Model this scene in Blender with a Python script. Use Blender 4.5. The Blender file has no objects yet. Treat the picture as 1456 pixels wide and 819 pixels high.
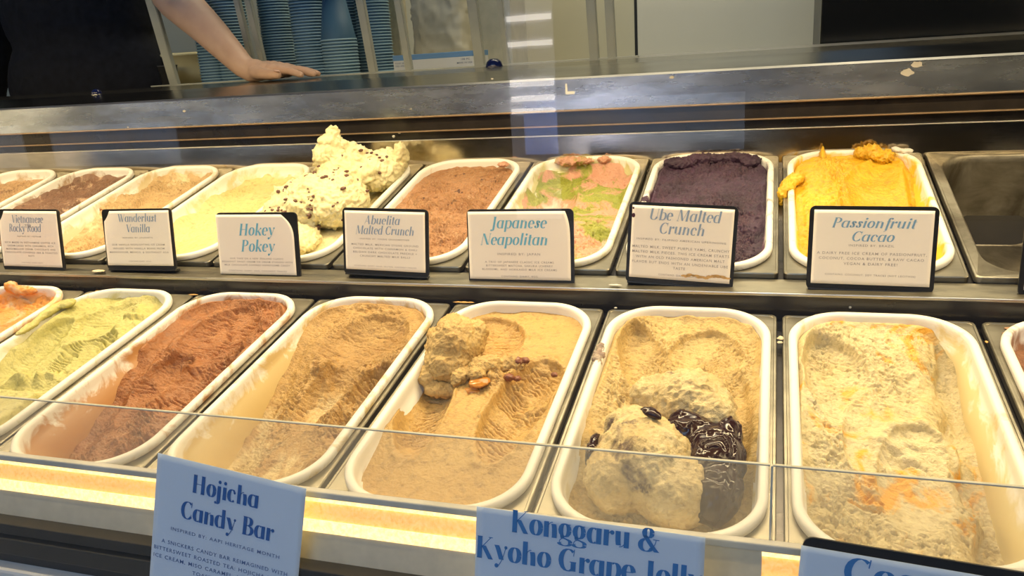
import bpy, bmesh, math, random
import numpy as np
from mathutils import Vector, Matrix
from math import sin, cos, pi, radians as R

# ------------------------------------------------------------------ camera, world, lights, exposure
sc = bpy.context.scene
COL = sc.collection
Z0 = 0.68                                   # height of the case reference level above the floor
P = 0.19                                    # spacing of the tubs
F = 1136.84                                 # focal length in pixels of the 1456 px wide frame
CR = Vector((0.9528, 0.2975, -0.0630)); CU = Vector((-0.0260, 0.2864, 0.9578)); CF = Vector((-0.3030, 0.9108, -0.2806))
CP = Vector((-0.20491, -0.87727, Z0 + 0.28811))
cam = bpy.data.cameras.new('camera'); cam.sensor_width = 36; cam.lens = F / 1456 * 36
cam.clip_start = .01
co = bpy.data.objects.new('camera', cam); COL.objects.link(co)
m = Matrix((CR, CU, -CF)).transposed().to_4x4(); m.translation = CP
co.matrix_world = m
sc.camera = co

def at(px, py, y):
    """the point of the plane Y=y seen at a place of the 1456x819 photograph"""
    d = CR * (px - 728) - CU * (py - 409.5) + CF * F
    return CP + d * ((y - CP.y) / d.y)

w = bpy.data.worlds.new('world'); sc.world = w; w.use_nodes = True
bg = w.node_tree.nodes['Background']; bg.inputs[0].default_value = (.45, .62, 1, 1); bg.inputs[1].default_value = .11

def area(name, loc, target, sx, sy, power, col, parent=None):
    l = bpy.data.lights.new(name, 'AREA'); l.shape = 'RECTANGLE'; l.size = sx; l.size_y = sy
    l.energy = power; l.color = col
    o = bpy.data.objects.new(name, l); COL.objects.link(o)
    o.location = loc
    o.rotation_euler = (Vector(target) - Vector(loc)).to_track_quat('-Z', 'Y').to_euler()
    return o
LED = area('case_light', (-.75, .05, Z0 + .50), (-.75, -.03, Z0), 3.2, .022, 22, (1, .78, .42))
LED2 = area('front_case_light', (-.75, -.36, Z0 + .56), (-.75, .05, Z0), 3.2, .03, 8.5, (1, .77, .40))
ROOM = area('ceiling_light', (-.3, 1.1, 2.6), (-.3, 1.2, 0), 2.0, .8, 34, (1, .88, .60))
SKY = area('daylight', (-1.0, -3.6, 3.2), (-.8, -.4, .6), 3.5, 1.5, 60, (.42, .66, 1))

sc.view_settings.view_transform = 'Standard'; sc.view_settings.look = 'None'
sc.view_settings.gamma = 1; sc.view_settings.exposure = -0.20; sc.view_settings.use_curve_mapping = False

# ------------------------------------------------------------------ helpers
def nodes(name):
    m = bpy.data.materials.new(name); m.use_nodes = True
    t = m.node_tree; b = t.nodes['Principled BSDF']
    return m, t, b
def N(t, kind, **kw):
    n = t.nodes.new(kind)
    for k, v in kw.items():
        if k in n.inputs: n.inputs[k].default_value = v
        else: setattr(n, k, v)
    return n
def ramp(t, fac, stops):
    r = t.nodes.new('ShaderNodeValToRGB')
    e = r.color_ramp.elements
    while len(e) < len(stops): e.new(.5)
    for s, (p, c) in zip(e, stops):
        s.position = p; s.color = (*c, 1) if len(c) == 3 else c
    t.links.new(fac, r.inputs[0]); return r.outputs[0]
def coords(t, scale=(1, 1, 1)):
    tc = t.nodes.new('ShaderNodeTexCoord'); mp = t.nodes.new('ShaderNodeMapping')
    mp.inputs['Scale'].default_value = scale
    t.links.new(tc.outputs['Object'], mp.inputs['Vector']); return mp.outputs[0]
def noise(t, vec, scale, detail=4, rough=.6, dist=0):
    n = N(t, 'ShaderNodeTexNoise', Scale=scale, Detail=detail, Roughness=rough, Distortion=dist)
    t.links.new(vec, n.inputs['Vector']); return n.outputs['Fac']
def bump(t, b, h, strength, dist=.001, prev=None):
    n = N(t, 'ShaderNodeBump', Strength=strength, Distance=dist)
    t.links.new(h, n.inputs['Height'])
    if prev: t.links.new(prev, n.inputs['Normal'])
    t.links.new(n.outputs[0], b.inputs['Normal']); return n.outputs[0]
def mixc(t, f, a, b):
    n = t.nodes.new('ShaderNodeMix'); n.data_type = 'RGBA'
    for i, s in ((0, f), (6, a), (7, b)):
        if hasattr(s, 'links'): t.links.new(s, n.inputs[i])
        else: n.inputs[i].default_value = s if not isinstance(s, tuple) else (*s[:3], 1)
    return n.outputs[2]

def plain(name, col, rough=.5, metal=0, var=.12, scale=30, bmp=0, spec=.5, stretch=(1, 1, 1)):
    m, t, b = nodes(name)
    v = coords(t, stretch); f = noise(t, v, scale)
    c2 = tuple(max(0, x * (1 - var)) for x in col); c1 = tuple(min(1, x * (1 + var)) for x in col)
    t.links.new(ramp(t, f, [(.3, c2), (.7, c1)]), b.inputs['Base Color'])
    b.inputs['Roughness'].default_value = rough; b.inputs['Metallic'].default_value = metal
    b.inputs['Specular IOR Level'].default_value = spec
    if bmp: bump(t, b, noise(t, v, scale * 4), bmp)
    return m
def steel(name, col, rough, smear=.15, stretch=(1, 8, 8), scale=12, dirt=.35):
    """brushed stainless steel with dull smears"""
    m, t, b = nodes(name)
    v = coords(t, stretch); f = noise(t, v, scale, 6, .65)
    f2 = noise(t, coords(t, (2, 6, 6)), 3, 5, .6)
    col2 = tuple(c * (1 - dirt) for c in col)
    t.links.new(ramp(t, f2, [(.35, col2), (.65, col)]), b.inputs['Base Color'])
    r = t.nodes.new('ShaderNodeMapRange'); r.inputs['To Min'].default_value = rough; r.inputs['To Max'].default_value = rough + smear
    t.links.new(f, r.inputs['Value']); t.links.new(r.outputs[0], b.inputs['Roughness'])
    b.inputs['Metallic'].default_value = 1
    bump(t, b, noise(t, coords(t, (3, 120, 120)), 6), .04, .0006)
    return m

def obj(name, bm_or_mesh, mat=None, parent=None, smooth=False, loc=None):
    if isinstance(bm_or_mesh, bmesh.types.BMesh):
        me = bpy.data.meshes.new(name); bm_or_mesh.to_mesh(me); bm_or_mesh.free()
    else: me = bm_or_mesh
    if mat is not None and not me.materials: me.materials.append(mat)
    if smooth: me.polygons.foreach_set('use_smooth', [True] * len(me.polygons))
    o = bpy.data.objects.new(name, me); COL.objects.link(o)
    if parent: o.parent = parent
    if loc is not None: o.location = loc
    return o
def tag(o, label=None, cat=None, group=None, kind=None):
    for k, v in (('label', label), ('category', cat), ('group', group), ('kind', kind)):
        if v: o[k] = v
    return o
def empty(name, loc=(0, 0, 0), rot=(0, 0, 0)):
    o = bpy.data.objects.new(name, None); COL.objects.link(o); o.location = loc; o.rotation_euler = rot
    o.empty_display_size = .02
    return o
def box(bm, x0, x1, y0, y1, z0, z1, bev=0):
    vs = [bm.verts.new((x, y, z)) for x in (x0, x1) for y in (y0, y1) for z in (z0, z1)]
    for f in ((0, 1, 3, 2), (4, 6, 7, 5), (0, 4, 5, 1), (2, 3, 7, 6), (0, 2, 6, 4), (1, 5, 7, 3)):
        bm.faces.new([vs[i] for i in f])
    bmesh.ops.recalc_face_normals(bm, faces=bm.faces)
    if bev:
        es = list({e for v in vs for e in v.link_edges})
        bmesh.ops.bevel(bm, geom=es, offset=bev, segments=2, affect='EDGES', profile=.5)
    return bm
def bx(*a, **k): return box(bmesh.new(), *a, **k)
def prism_x(prof, x0, x1, bev=0):
    """extrude a closed (y,z) profile along X"""
    bm = bmesh.new()
    a = [bm.verts.new((x0, y, z)) for y, z in prof]; b = [bm.verts.new((x1, y, z)) for y, z in prof]
    n = len(prof)
    bm.faces.new(a); bm.faces.new(b[::-1])
    for i in range(n): bm.faces.new((a[i], b[i], b[(i + 1) % n], a[(i + 1) % n]))
    bmesh.ops.recalc_face_normals(bm, faces=bm.faces)
    if bev: bmesh.ops.bevel(bm, geom=[e for e in bm.edges], offset=bev, segments=2, affect='EDGES', profile=.5)
    return bm
def lathe(prof, n=24, bm=None, cx=0, cy=0):
    bm = bm or bmesh.new(); rings = []
    for r, z in prof:
        if r < 1e-6: rings.append([bm.verts.new((cx, cy, z))])
        else: rings.append([bm.verts.new((cx + r * cos(2 * pi * i / n), cy + r * sin(2 * pi * i / n), z)) for i in range(n)])
    for a, b in zip(rings, rings[1:]):
        for i in range(n):
            j = (i + 1) % n
            if len(a) == 1: bm.faces.new((a[0], b[j], b[i]))
            elif len(b) == 1: bm.faces.new((a[i], a[j], b[0]))
            else: bm.faces.new((a[i], a[j], b[j], b[i]))
    bmesh.ops.recalc_face_normals(bm, faces=bm.faces)
    return bm
def rr(hw, hl, r, n=10):
    """rounded rectangle, counter-clockwise"""
    pts = []
    for cx, cy, a0 in ((hw - r, hl - r, 0), (-hw + r, hl - r, 90), (-hw + r, -hl + r, 180), (hw - r, -hl + r, 270)):
        for i in range(n + 1):
            a = R(a0 + 90 * i / n); pts.append((cx + r * cos(a), cy + r * sin(a)))
    return pts
def loft(rings, bm=None, cap_end=False, cap_start=False):
    bm = bm or bmesh.new(); vr = [[bm.verts.new(p) for p in ring] for ring in rings]
    n = len(vr[0])
    for a, b in zip(vr, vr[1:]):
        for i in range(n): bm.faces.new((a[i], a[(i + 1) % n], b[(i + 1) % n], b[i]))
    if cap_end: bm.faces.new(vr[-1])
    if cap_start: bm.faces.new(vr[0][::-1])
    return bm

# ------------------------------------------------------------------ materials
M = {}
M['steel'] = steel('steel', (.62, .60, .56), .22, .2)
M['collar'] = steel('collar_steel', (.37, .34, .27), .30, .25, (3, 3, 3), 20, .45)
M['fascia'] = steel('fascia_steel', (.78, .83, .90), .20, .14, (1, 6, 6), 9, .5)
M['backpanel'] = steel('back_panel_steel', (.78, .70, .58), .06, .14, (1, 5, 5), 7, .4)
M['dark'] = plain('dark_gloss', (.022, .018, .016), .22, 0, .3, 20)
M['darksteel'] = steel('dark_steel', (.10, .09, .085), .2, .2)
M['black'] = plain('black_plastic', (.012, .012, .013), .35)
M['gasket'] = plain('rubber_gasket', (.035, .032, .027), .55)
M['whitepaint'] = plain('white_enamel', (.75, .75, .74), .3, 0, .04)
M['paper_in'] = plain('card_paper', (.90, .83, .74), .7, 0, .02, 12)
M['paper_out'] = plain('sheet_paper', (.62, .74, .90), .7, 0, .03, 12)  # white paper, with the bluish daylight on it put into the colour
M['void'] = plain('case_well', (.05, .045, .04), .5)
M['cream_wall'] = plain('cream_panel', (.60, .56, .40), .45, 0, .04, 3)
M['cup'] = plain('blue_paper_cup', (.035, .10, .165), .6, 0, .05, 20)
M['cup_rim'] = plain('cup_rim_paper', (.24, .37, .43), .6, 0, .05, 20)
M['post'] = plain('grey_post', (.36, .37, .32), .4, .2, .06, 20)
M['shirt'] = plain('black_cloth', (.008, .009, .014), .85, 0, .3, 60, .3, .2)
M['blue_cap'] = plain('blue_gloss', (.004, .008, .06), .1)
M['cream_plastic'] = plain('cream_plastic', (.72, .64, .36), .5, 0, .05, 8)
M['card_white'] = plain('white_card', (.62, .62, .58), .6, 0, .04, 8)
M['card_blue'] = plain('blue_card', (.12, .26, .46), .6, 0, .04, 8)
M['ink_dim'] = plain('grey_ink', (.42, .38, .37), .8)
M['ink_navy'] = plain('navy_ink', (.10, .19, .42), .8)

def glass_mat(name, haze=0, rough=0.0, tint=(1, 1, 1), ior=1.45):
    m, t, b = nodes(name); t.nodes.remove(b)
    out = t.nodes['Material Output']
    gm = t.nodes.new('ShaderNodeNewGeometry'); dt = t.nodes.new('ShaderNodeVectorMath'); dt.operation = 'DOT_PRODUCT'
    t.links.new(gm.outputs['Normal'], dt.inputs[0]); t.links.new(gm.outputs['Incoming'], dt.inputs[1])
    ab = N(t, 'ShaderNodeMath', operation='ABSOLUTE'); t.links.new(dt.outputs['Value'], ab.inputs[0])
    iv = N(t, 'ShaderNodeMath', operation='SUBTRACT'); iv.inputs[0].default_value = 1; t.links.new(ab.outputs[0], iv.inputs[1])
    pw = N(t, 'ShaderNodeMath', operation='POWER'); pw.inputs[1].default_value = 5; t.links.new(iv.outputs[0], pw.inputs[0])
    fr = N(t, 'ShaderNodeMath', operation='MULTIPLY_ADD'); fr.inputs[1].default_value = .97; fr.inputs[2].default_value = .024   # Schlick
    t.links.new(pw.outputs[0], fr.inputs[0])
    tr = t.nodes.new('ShaderNodeBsdfTransparent'); tr.inputs[0].default_value = (*tint, 1)
    gl = t.nodes.new('ShaderNodeBsdfGlossy'); gl.inputs['Roughness'].default_value = rough
    mx = t.nodes.new('ShaderNodeMixShader')
    t.links.new(fr.outputs[0], mx.inputs[0]); t.links.new(tr.outputs[0], mx.inputs[1]); t.links.new(gl.outputs[0], mx.inputs[2])
    last = mx.outputs[0]
    if haze:
        df = t.nodes.new('ShaderNodeBsdfDiffuse'); df.inputs[0].default_value = (.7, .68, .6, 1)
        tl = t.nodes.new('ShaderNodeBsdfTranslucent'); tl.inputs[0].default_value = (.7, .68, .6, 1)
        ms = t.nodes.new('ShaderNodeMixShader'); ms.inputs[0].default_value = .5
        t.links.new(df.outputs[0], ms.inputs[1]); t.links.new(tl.outputs[0], ms.inputs[2])
        m2 = t.nodes.new('ShaderNodeMixShader')
        n = noise(t, coords(t, (2, 2, 1)), 6, 5, .6)
        mr = t.nodes.new('ShaderNodeMapRange'); mr.inputs['To Min'].default_value = haze * .6; mr.inputs['To Max'].default_value = haze * 1.4
        t.links.new(n, mr.inputs[0]); t.links.new(mr.outputs[0], m2.inputs[0])
        t.links.new(last, m2.inputs[1]); t.links.new(ms.outputs[0], m2.inputs[2]); last = m2.outputs[0]
    t.links.new(last, out.inputs[0])
    return m
M['glass'] = glass_mat('clear_glass')
M['lip'] = glass_mat('scuffed_acrylic', .13)
M['lip_edge'] = plain('acrylic_edge', (.65, .62, .50), .2)
M['bag'] = glass_mat('plastic_bag', .5, .15)

def emis(name, col, s, noise_amt=0, stretch=(1, 1, 1), scale=200):
    m, t, b = nodes(name)
    b.inputs['Base Color'].default_value = (*col, 1)
    if noise_amt:
        f = noise(t, coords(t, stretch), scale, 3, .7)
        c2 = (col[0], col[1] * (1 - noise_amt * .5), col[2] * (1 - noise_amt))
        t.links.new(ramp(t, f, [(.35, c2), (.65, col)]), b.inputs['Emission Color'])
    else: b.inputs['Emission Color'].default_value = (*col, 1)
    b.inputs['Emission Strength'].default_value = s
    return m

def tub_mat(name, smear, amt, seed=0):
    """white plastic of a tub, its inside smeared with the ice cream it holds"""
    m, t, b = nodes(name)
    v = coords(t); white = (.84, .82, .76)
    n1 = noise(t, v, 22 + seed, 6, .65, .8)
    sep = t.nodes.new('ShaderNodeSeparateXYZ'); tc = t.nodes.new('ShaderNodeTexCoord')
    t.links.new(tc.outputs['Object'], sep.inputs[0])
    mr = t.nodes.new('ShaderNodeMapRange'); mr.inputs['From Min'].default_value = -.035; mr.inputs['From Max'].default_value = .0075
    mr.inputs['To Min'].default_value = .38 * amt; mr.inputs['To Max'].default_value = -.16 + .10 * amt
    t.links.new(sep.outputs[2], mr.inputs[0])
    ad = N(t, 'ShaderNodeMath', operation='ADD'); t.links.new(n1, ad.inputs[0]); t.links.new(mr.outputs[0], ad.inputs[1])
    f = ramp(t, ad.outputs[0], [(.52, (0, 0, 0)), (.66, (1, 1, 1))])
    t.links.new(mixc(t, f, white, smear), b.inputs['Base Color'])
    b.inputs['Roughness'].default_value = .38
    bump(t, b, f, .3, .0006)
    return m

def cream_mat(name, c1, c2, scale=16, c3=None, c3_at=.66, c3_scale=10, rough=.5, bmp=.35, fine=380, soft=.1, fleck=None, fleck_scale=60, fleck_at=.70, stretch=(1, 1, 1), bare=None, bare_z=(-.045, -.020)):
    m, t, b = nodes(name); v = coords(t, stretch)
    f = noise(t, v, scale, 6, .6, .7)
    c = ramp(t, f, [(.32, c1), (.68, c2)])
    # shade of small crevices painted into the colour, with torn grain's deeper tone
    c = mixc(t, ramp(t, noise(t, v, 130, 5, .7, .5), [(.50, (0, 0, 0)), (.70, (.8, .8, .8))]), c, tuple(q * .58 for q in c1))
    if c3:
        vv = t.nodes.new('ShaderNodeVectorMath'); vv.operation = 'ADD'; vv.inputs[1].default_value = (3.1, 7.7, 1.3)
        t.links.new(v, vv.inputs[0])
        g = noise(t, vv.outputs[0], c3_scale, 5, .6, 1.2)
        c = mixc(t, ramp(t, g, [(c3_at - .04, (0, 0, 0)), (c3_at + .04, (1, 1, 1))]), c, c3)
    if fleck:
        vv = t.nodes.new('ShaderNodeVectorMath'); vv.operation = 'ADD'; vv.inputs[1].default_value = (9.1, 2.7, 5.3)
        t.links.new(v, vv.inputs[0])
        g = noise(t, vv.outputs[0], fleck_scale, 3, .5, .4)
        c = mixc(t, ramp(t, g, [(fleck_at, (0, 0, 0)), (fleck_at + .03, (1, 1, 1))]), c, fleck)
    if bare:                                                       # thin film left on the tub's floor
        sp = t.nodes.new('ShaderNodeSeparateXYZ'); t.links.new(v, sp.inputs[0])
        mr = t.nodes.new('ShaderNodeMapRange'); mr.inputs['From Min'].default_value = bare_z[0]; mr.inputs['From Max'].default_value = bare_z[1]
        mr.inputs['To Min'].default_value = .22; mr.inputs['To Max'].default_value = -.25; t.links.new(sp.outputs[2], mr.inputs[0])
        g = noise(t, coords(t, (1.6, .45, .3)), 42, 6, .65, .8)
        ad = N(t, 'ShaderNodeMath', operation='ADD'); t.links.new(g, ad.inputs[0]); t.links.new(mr.outputs[0], ad.inputs[1])
        c = mixc(t, ramp(t, ad.outputs[0], [(.50, (0, 0, 0)), (.66, (1, 1, 1))]), c, bare)
    t.links.new(c, b.inputs['Base Color'])
    b.inputs['Roughness'].default_value = rough
    b.inputs['Subsurface Weight'].default_value = soft; b.inputs['Subsurface Radius'].default_value = (.006, .004, .002); b.inputs['Subsurface Scale'].default_value = 1
    n1 = noise(t, v, fine, 3, .6); n2 = noise(t, v, fine * .3, 4, .6, .6)
    p = bump(t, b, n2, min(1, bmp * 1.6), .0030); bump(t, b, n1, min(1, bmp * 1.7), .0018, p)
    return m

# ------------------------------------------------------------------ numpy noise
def _h(ix, iy, iz, s):
    with np.errstate(over='ignore'):
        n = (ix.astype(np.int64) * 374761393 + iy.astype(np.int64) * 668265263 + iz.astype(np.int64) * 2147483647 + s * 974634777) & 0xffffffff
        n = ((n ^ (n >> 13)) * 1274126177) & 0xffffffff
        n = (n ^ (n >> 16)) & 0xffff
    return n / 65535.0
def vn(x, y, s=0, z=None):
    x = np.asarray(x, float); y = np.asarray(y, float)
    ix = np.floor(x); iy = np.floor(y); fx = x - ix; fy = y - iy
    fx = fx * fx * (3 - 2 * fx); fy = fy * fy * (3 - 2 * fy)
    if z is None:
        zz = np.zeros_like(ix)
        a = _h(ix, iy, zz, s); b = _h(ix + 1, iy, zz, s); c = _h(ix, iy + 1, zz, s); d = _h(ix + 1, iy + 1, zz, s)
        return (a * (1 - fx) + b * fx) * (1 - fy) + (c * (1 - fx) + d * fx) * fy
    iz = np.floor(z); fz = z - iz; fz = fz * fz * (3 - 2 * fz); o = []
    for k in (0, 1):
        a = _h(ix, iy, iz + k, s); b = _h(ix + 1, iy, iz + k, s); c = _h(ix, iy + 1, iz + k, s); d = _h(ix + 1, iy + 1, iz + k, s)
        o.append((a * (1 - fx) + b * fx) * (1 - fy) + (c * (1 - fx) + d * fx) * fy)
    return o[0] * (1 - fz) + o[1] * fz
def fbm(x, y, s=0, o=4, z=None, g=.5):
    r = 0; a = 1; t = 0
    for i in range(o):
        r = r + a * vn(x, y, s + i, z); t += a; a *= g
        x = x * 2.03; y = y * 2.03
        if z is not None: z = z * 2.03
    return r / t - .5
def ridged(x, y, s=0, o=3):
    r = 0; a = 1; t = 0
    for i in range(o):
        r = r + a * (1 - np.abs(2 * vn(x, y, s + i) - 1)); t += a; a *= .5; x = x * 2.1; y = y * 2.1
    return r / t

# ------------------------------------------------------------------ display lettering drawn by pen strokes
def arc(cx, cy, rx, ry, a0, a1, n=14):
    return [(cx + rx * cos(R(a0 + (a1 - a0) * i / n)), cy + ry * sin(R(a0 + (a1 - a0) * i / n))) for i in range(n + 1)]
def bz(*p, n=12):
    o = []
    for i in range(n + 1):
        t = i / n; q = list(p)
        while len(q) > 1: q = [((1 - t) * a[0] + t * b[0], (1 - t) * a[1] + t * b[1]) for a, b in zip(q, q[1:])]
        o.append(q[0])
    return o
def serif(x, y, w=.09): return ('h', [(x - w, y), (x + w, y)])
def stem(x, y0, y1): return ('f', [(x, y0), (x, y1)])
G = {}
G['a'] = (.50, [('n', arc(.21, .25, .15, .235, 60, 300)), stem(.38, 0, .5)])
G['b'] = (.50, [stem(.12, 0, .75), ('n', arc(.29, .25, .15, .235, 120, -120))])
G['c'] = (.42, [('n', arc(.22, .25, .15, .235, 50, 310)), ('d', [(.33, .38)])])
G['d'] = (.52, [('n', arc(.21, .25, .15, .235, 60, 300)), stem(.38, 0, .75)])
G['e'] = (.44, [('n', arc(.22, .25, .15, .235, 5, 310)), ('h', [(.09, .26), (.37, .27)])])
G['f'] = (.30, [('f', [(.17, -.15), (.17, .6)]), ('n', arc(.27, .6, .10, .13, 180, 60)), ('d', [(.33, .68)]), ('h', [(.05, .48), (.31, .48)]), ('h', arc(.09, -.15, .08, .08, 0, -110))])
G['g'] = (.48, [('n', arc(.21, .29, .14, .20, 0, 360)), ('h', arc(.36, .40, .08, .08, 200, 60)), ('n', bz((.14, .1), (.05, .02), (.42, .03), (.40, -.1))), ('n', arc(.22, -.11, .18, .09, 0, -180)), ('h', bz((.04, -.11), (.04, 0), (.14, .02)))])
G['h'] = (.54, [stem(.12, 0, .75), ('h', bz((.15, .33), (.24, .5), (.33, .49))), ('f', bz((.36, .44), (.40, .36), (.40, .2), (.40, 0)))])
G['i'] = (.26, [stem(.13, 0, .5), ('D', [(.14, .66)])])
G['j'] = (.26, [('f', [(.13, -.1), (.13, .5)]), ('n', arc(.04, -.1, .09, .1, 0, -90)), ('d', [(.0, -.17)]), ('D', [(.14, .66)])])
G['k'] = (.50, [stem(.12, 0, .75), ('h', bz((.16, .22), (.28, .30), (.38, .44))), ('d', [(.40, .43)]), ('f', bz((.22, .28), (.32, .2), (.36, .1), (.42, .0)))])
G['l'] = (.26, [stem(.13, 0, .75)])
G['m'] = (.80, [stem(.12, 0, .5), ('h', bz((.15, .33), (.24, .5), (.31, .49))), ('f', bz((.34, .44), (.38, .36), (.38, .2), (.38, 0))), ('h', bz((.41, .33), (.50, .5), (.57, .49))), ('f', bz((.61, .44), (.65, .36), (.65, .2), (.65, 0)))])
G['n'] = (.54, [stem(.12, 0, .5), ('h', bz((.15, .33), (.24, .5), (.33, .49))), ('f', bz((.36, .44), (.40, .36), (.40, .2), (.40, 0)))])
G['o'] = (.46, [('n', arc(.23, .25, .155, .235, 0, 360, 24))])
G['p'] = (.52, [stem(.12, -.22, .5), ('n', arc(.29, .25, .15, .235, 120, -120))])
G['r'] = (.38, [stem(.12, 0, .5), ('h', bz((.15, .3), (.22, .46), (.30, .47))), ('D', [(.31, .43)])])
G['s'] = (.36, [('n', bz((.28, .38), (.24, .52), (.06, .52), (.08, .38), (.12, .26), (.30, .27), (.30, .12), (.28, -.03), (.08, -.03), (.05, .12), n=20)), ('f', bz((.12, .36), (.18, .27), (.26, .2))), ('d', [(.29, .38)]), ('d', [(.06, .12)])])
G['t'] = (.32, [('f', [(.14, .1), (.14, .64)]), ('n', arc(.22, .11, .08, .10, 180, 300)), ('h', [(.03, .48), (.28, .48)])])
G['u'] = (.54, [('f', bz((.12, .5), (.12, .3), (.12, .16), (.15, .06))), ('h', bz((.17, .02), (.28, 0), (.36, .16))), stem(.40, 0, .5)])
G['y'] = (.48, [('f', bz((.08, .5), (.16, .34), (.2, .2), (.26, .04))), ('h', bz((.40, .46), (.34, .2), (.24, -.16), (.10, -.20))), ('d', [(.40, .45)]), ('D', [(.10, -.17)])])
G['A'] = (.64, [('h', [(.06, 0), (.32, .72)]), ('f', [(.30, .72), (.50, 0)]), ('h', [(.15, .24), (.42, .24)])])
G['B'] = (.60, [stem(.15, 0, .72), ('n', arc(.26, .54, .17, .165, 100, -90)), ('n', arc(.28, .19, .20, .18, 90, -100)), ('h', [(.05, .71), (.28, .71)]), ('h', [(.05, .01), (.28, .01)]), ('h', [(.15, .375), (.28, .375)])])
G['C'] = (.60, [('n', arc(.33, .36, .24, .345, 50, 318)), ('h', [(.50, .50), (.52, .72)]), ('h', [(.50, .22), (.53, .08)])])
G['G'] = (.66, [('n', arc(.33, .36, .24, .345, 50, 318)), ('h', [(.50, .50), (.52, .72)]), stem(.50, .02, .3), ('h', [(.38, .31), (.60, .31)])])
G['H'] = (.70, [stem(.15, 0, .72), stem(.53, 0, .72), ('h', [(.15, .37), (.53, .37)]), serif(.15, .71), serif(.15, .01), serif(.53, .71), serif(.53, .01)])
G['J'] = (.40, [('f', [(.22, .72), (.22, .0)]), ('n', arc(.12, .0, .10, .15, 0, -80)), serif(.22, .71), ('d', [(.08, -.12)])])
G['K'] = (.66, [stem(.15, 0, .72), ('h', [(.18, .32), (.52, .70)]), ('f', [(.28, .42), (.54, 0)]), serif(.15, .71), serif(.15, .01), serif(.52, .71, .07), serif(.55, .01, .07)])
G['M'] = (.84, [('h', [(.10, 0), (.14, .72)]), ('f', [(.17, .72), (.40, .04)]), ('h', [(.40, 0), (.64, .72)]), stem(.68, 0, .72), serif(.10, .01, .07), serif(.68, .01)])
G['N'] = (.68, [('h', [(.10, 0), (.12, .72)]), ('f', [(.15, .72), (.50, .02)]), ('h', [(.56, 0), (.58, .72)]), serif(.09, .01, .06), serif(.58, .71, .06)])
G['P'] = (.56, [stem(.15, 0, .72), ('n', arc(.26, .53, .19, .175, 100, -100)), ('h', [(.06, .71), (.28, .71)]), serif(.15, .01)])
G['R'] = (.62, [stem(.15, 0, .72), ('n', arc(.26, .54, .18, .165, 100, -100)), ('f', bz((.28, .36), (.44, .34), (.42, .06), (.54, .02))), ('h', [(.06, .71), (.28, .71)]), serif(.15, .01)])
G['U'] = (.66, [stem(.15, .2, .72), ('n', arc(.34, .2, .19, .19, 180, 360)), ('h', [(.54, .2), (.56, .72)]), serif(.15, .71), serif(.56, .71, .06)])
G['V'] = (.58, [('f', [(.10, .72), (.30, .02)]), ('h', [(.31, .0), (.54, .72)]), serif(.10, .71), serif(.54, .71, .05)])
G['W'] = (.88, [('f', [(.10, .72), (.29, .02)]), ('h', [(.30, .0), (.44, .60)]), ('f', [(.40, .72), (.59, .02)]), ('h', [(.60, .0), (.82, .72)]), serif(.10, .71)])
G['&'] = (.70, [('n', arc(.30, .57, .12, .14, 0, 360)), ('f', bz((.20, .48), (.34, .30), (.46, .12), (.60, .0))), ('n', arc(.26, .19, .19, .19, 110, 330)), ('h', bz((.42, .1), (.54, .2), (.56, .38))), ('h', [(.46, .38), (.66, .38)])])
G[' '] = (.24, [])
def lettering(text, size, slant, fat=.125, hair=.026, sx=1.0, trk=0):
    """mesh data (verts, faces, width) of one line of the high-contrast display letter"""
    V = []; Fc = []; x0 = 0
    for ch in text:
        wd, strokes = G[ch]
        for kind, pts in strokes:
            if kind in 'dD':
                r = .055 if kind == 'd' else .072; cx, cy = pts[0]; b = len(V)
                for i in range(10): V.append((x0 + cx + r * cos(2 * pi * i / 10), cy + r * sin(2 * pi * i / 10)))
                Fc.append(list(range(b, b + 10))); continue
            b = len(V); n = len(pts)
            for i, (x, y) in enumerate(pts):
                a = pts[max(0, i - 1)]; c = pts[min(n - 1, i + 1)]
                dx, dy = c[0] - a[0], c[1] - a[1]; L = math.hypot(dx, dy) or 1; dx /= L; dy /= L
                if kind == 'h': w_ = hair
                elif kind == 'f': w_ = fat
                else: w_ = hair + (fat - hair) * abs(dy) ** 1.6
                if kind == 'f': ox, oy = w_ / 2, 0
                else: ox, oy = dy * w_ / 2, -dx * w_ / 2
                V.append((x0 + x - ox, y - oy)); V.append((x0 + x + ox, y + oy))
            for i in range(n - 1): Fc.append([b + 2 * i, b + 2 * i + 1, b + 2 * i + 3, b + 2 * i + 2])
        x0 += wd + trk
    sl = math.tan(R(slant))
    V = [((x + y * sl) * size * sx, y * size, 0) for x, y in V]
    return V, Fc, x0 * size * sx
_tc = {}
def small_text(text, size, wide=1.0):
    """mesh data of a line of plain capitals"""
    cu = bpy.data.curves.new('txt', 'FONT'); cu.body = text; cu.size = size; cu.align_x = 'CENTER'; cu.space_character = 1.18; cu.space_word = 1.2
    cu.resolution_u = 2; cu.offset = size * .006
    o = bpy.data.objects.new('txt', cu); COL.objects.link(o)
    bpy.context.view_layer.update()
    me = bpy.data.meshes.new_from_object(o.evaluated_get(bpy.context.evaluated_depsgraph_get()))
    V = [(v.co.x * wide, v.co.y, 0) for v in me.vertices]; Fc = [list(p.vertices) for p in me.polygons]
    bpy.data.objects.remove(o); bpy.data.curves.remove(cu); bpy.data.meshes.remove(me)
    return V, Fc

# ------------------------------------------------------------------ rows of the case
TF, TB = .1892, .2400
YF, ZF = .0268, Z0 + .0335
def front(x, v, h=0): return Vector((x, -v * cos(TF) - h * sin(TF), Z0 - v * sin(TF) + h * cos(TF)))
def back(x, v, h=0): return Vector((x, YF + v * cos(TB) - h * sin(TB), ZF + v * sin(TB) + h * cos(TB)))
XL, XR = -2.36, .75
YE, ZE = YF + .3561 * cos(TB), ZF + .3561 * sin(TB)

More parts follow.
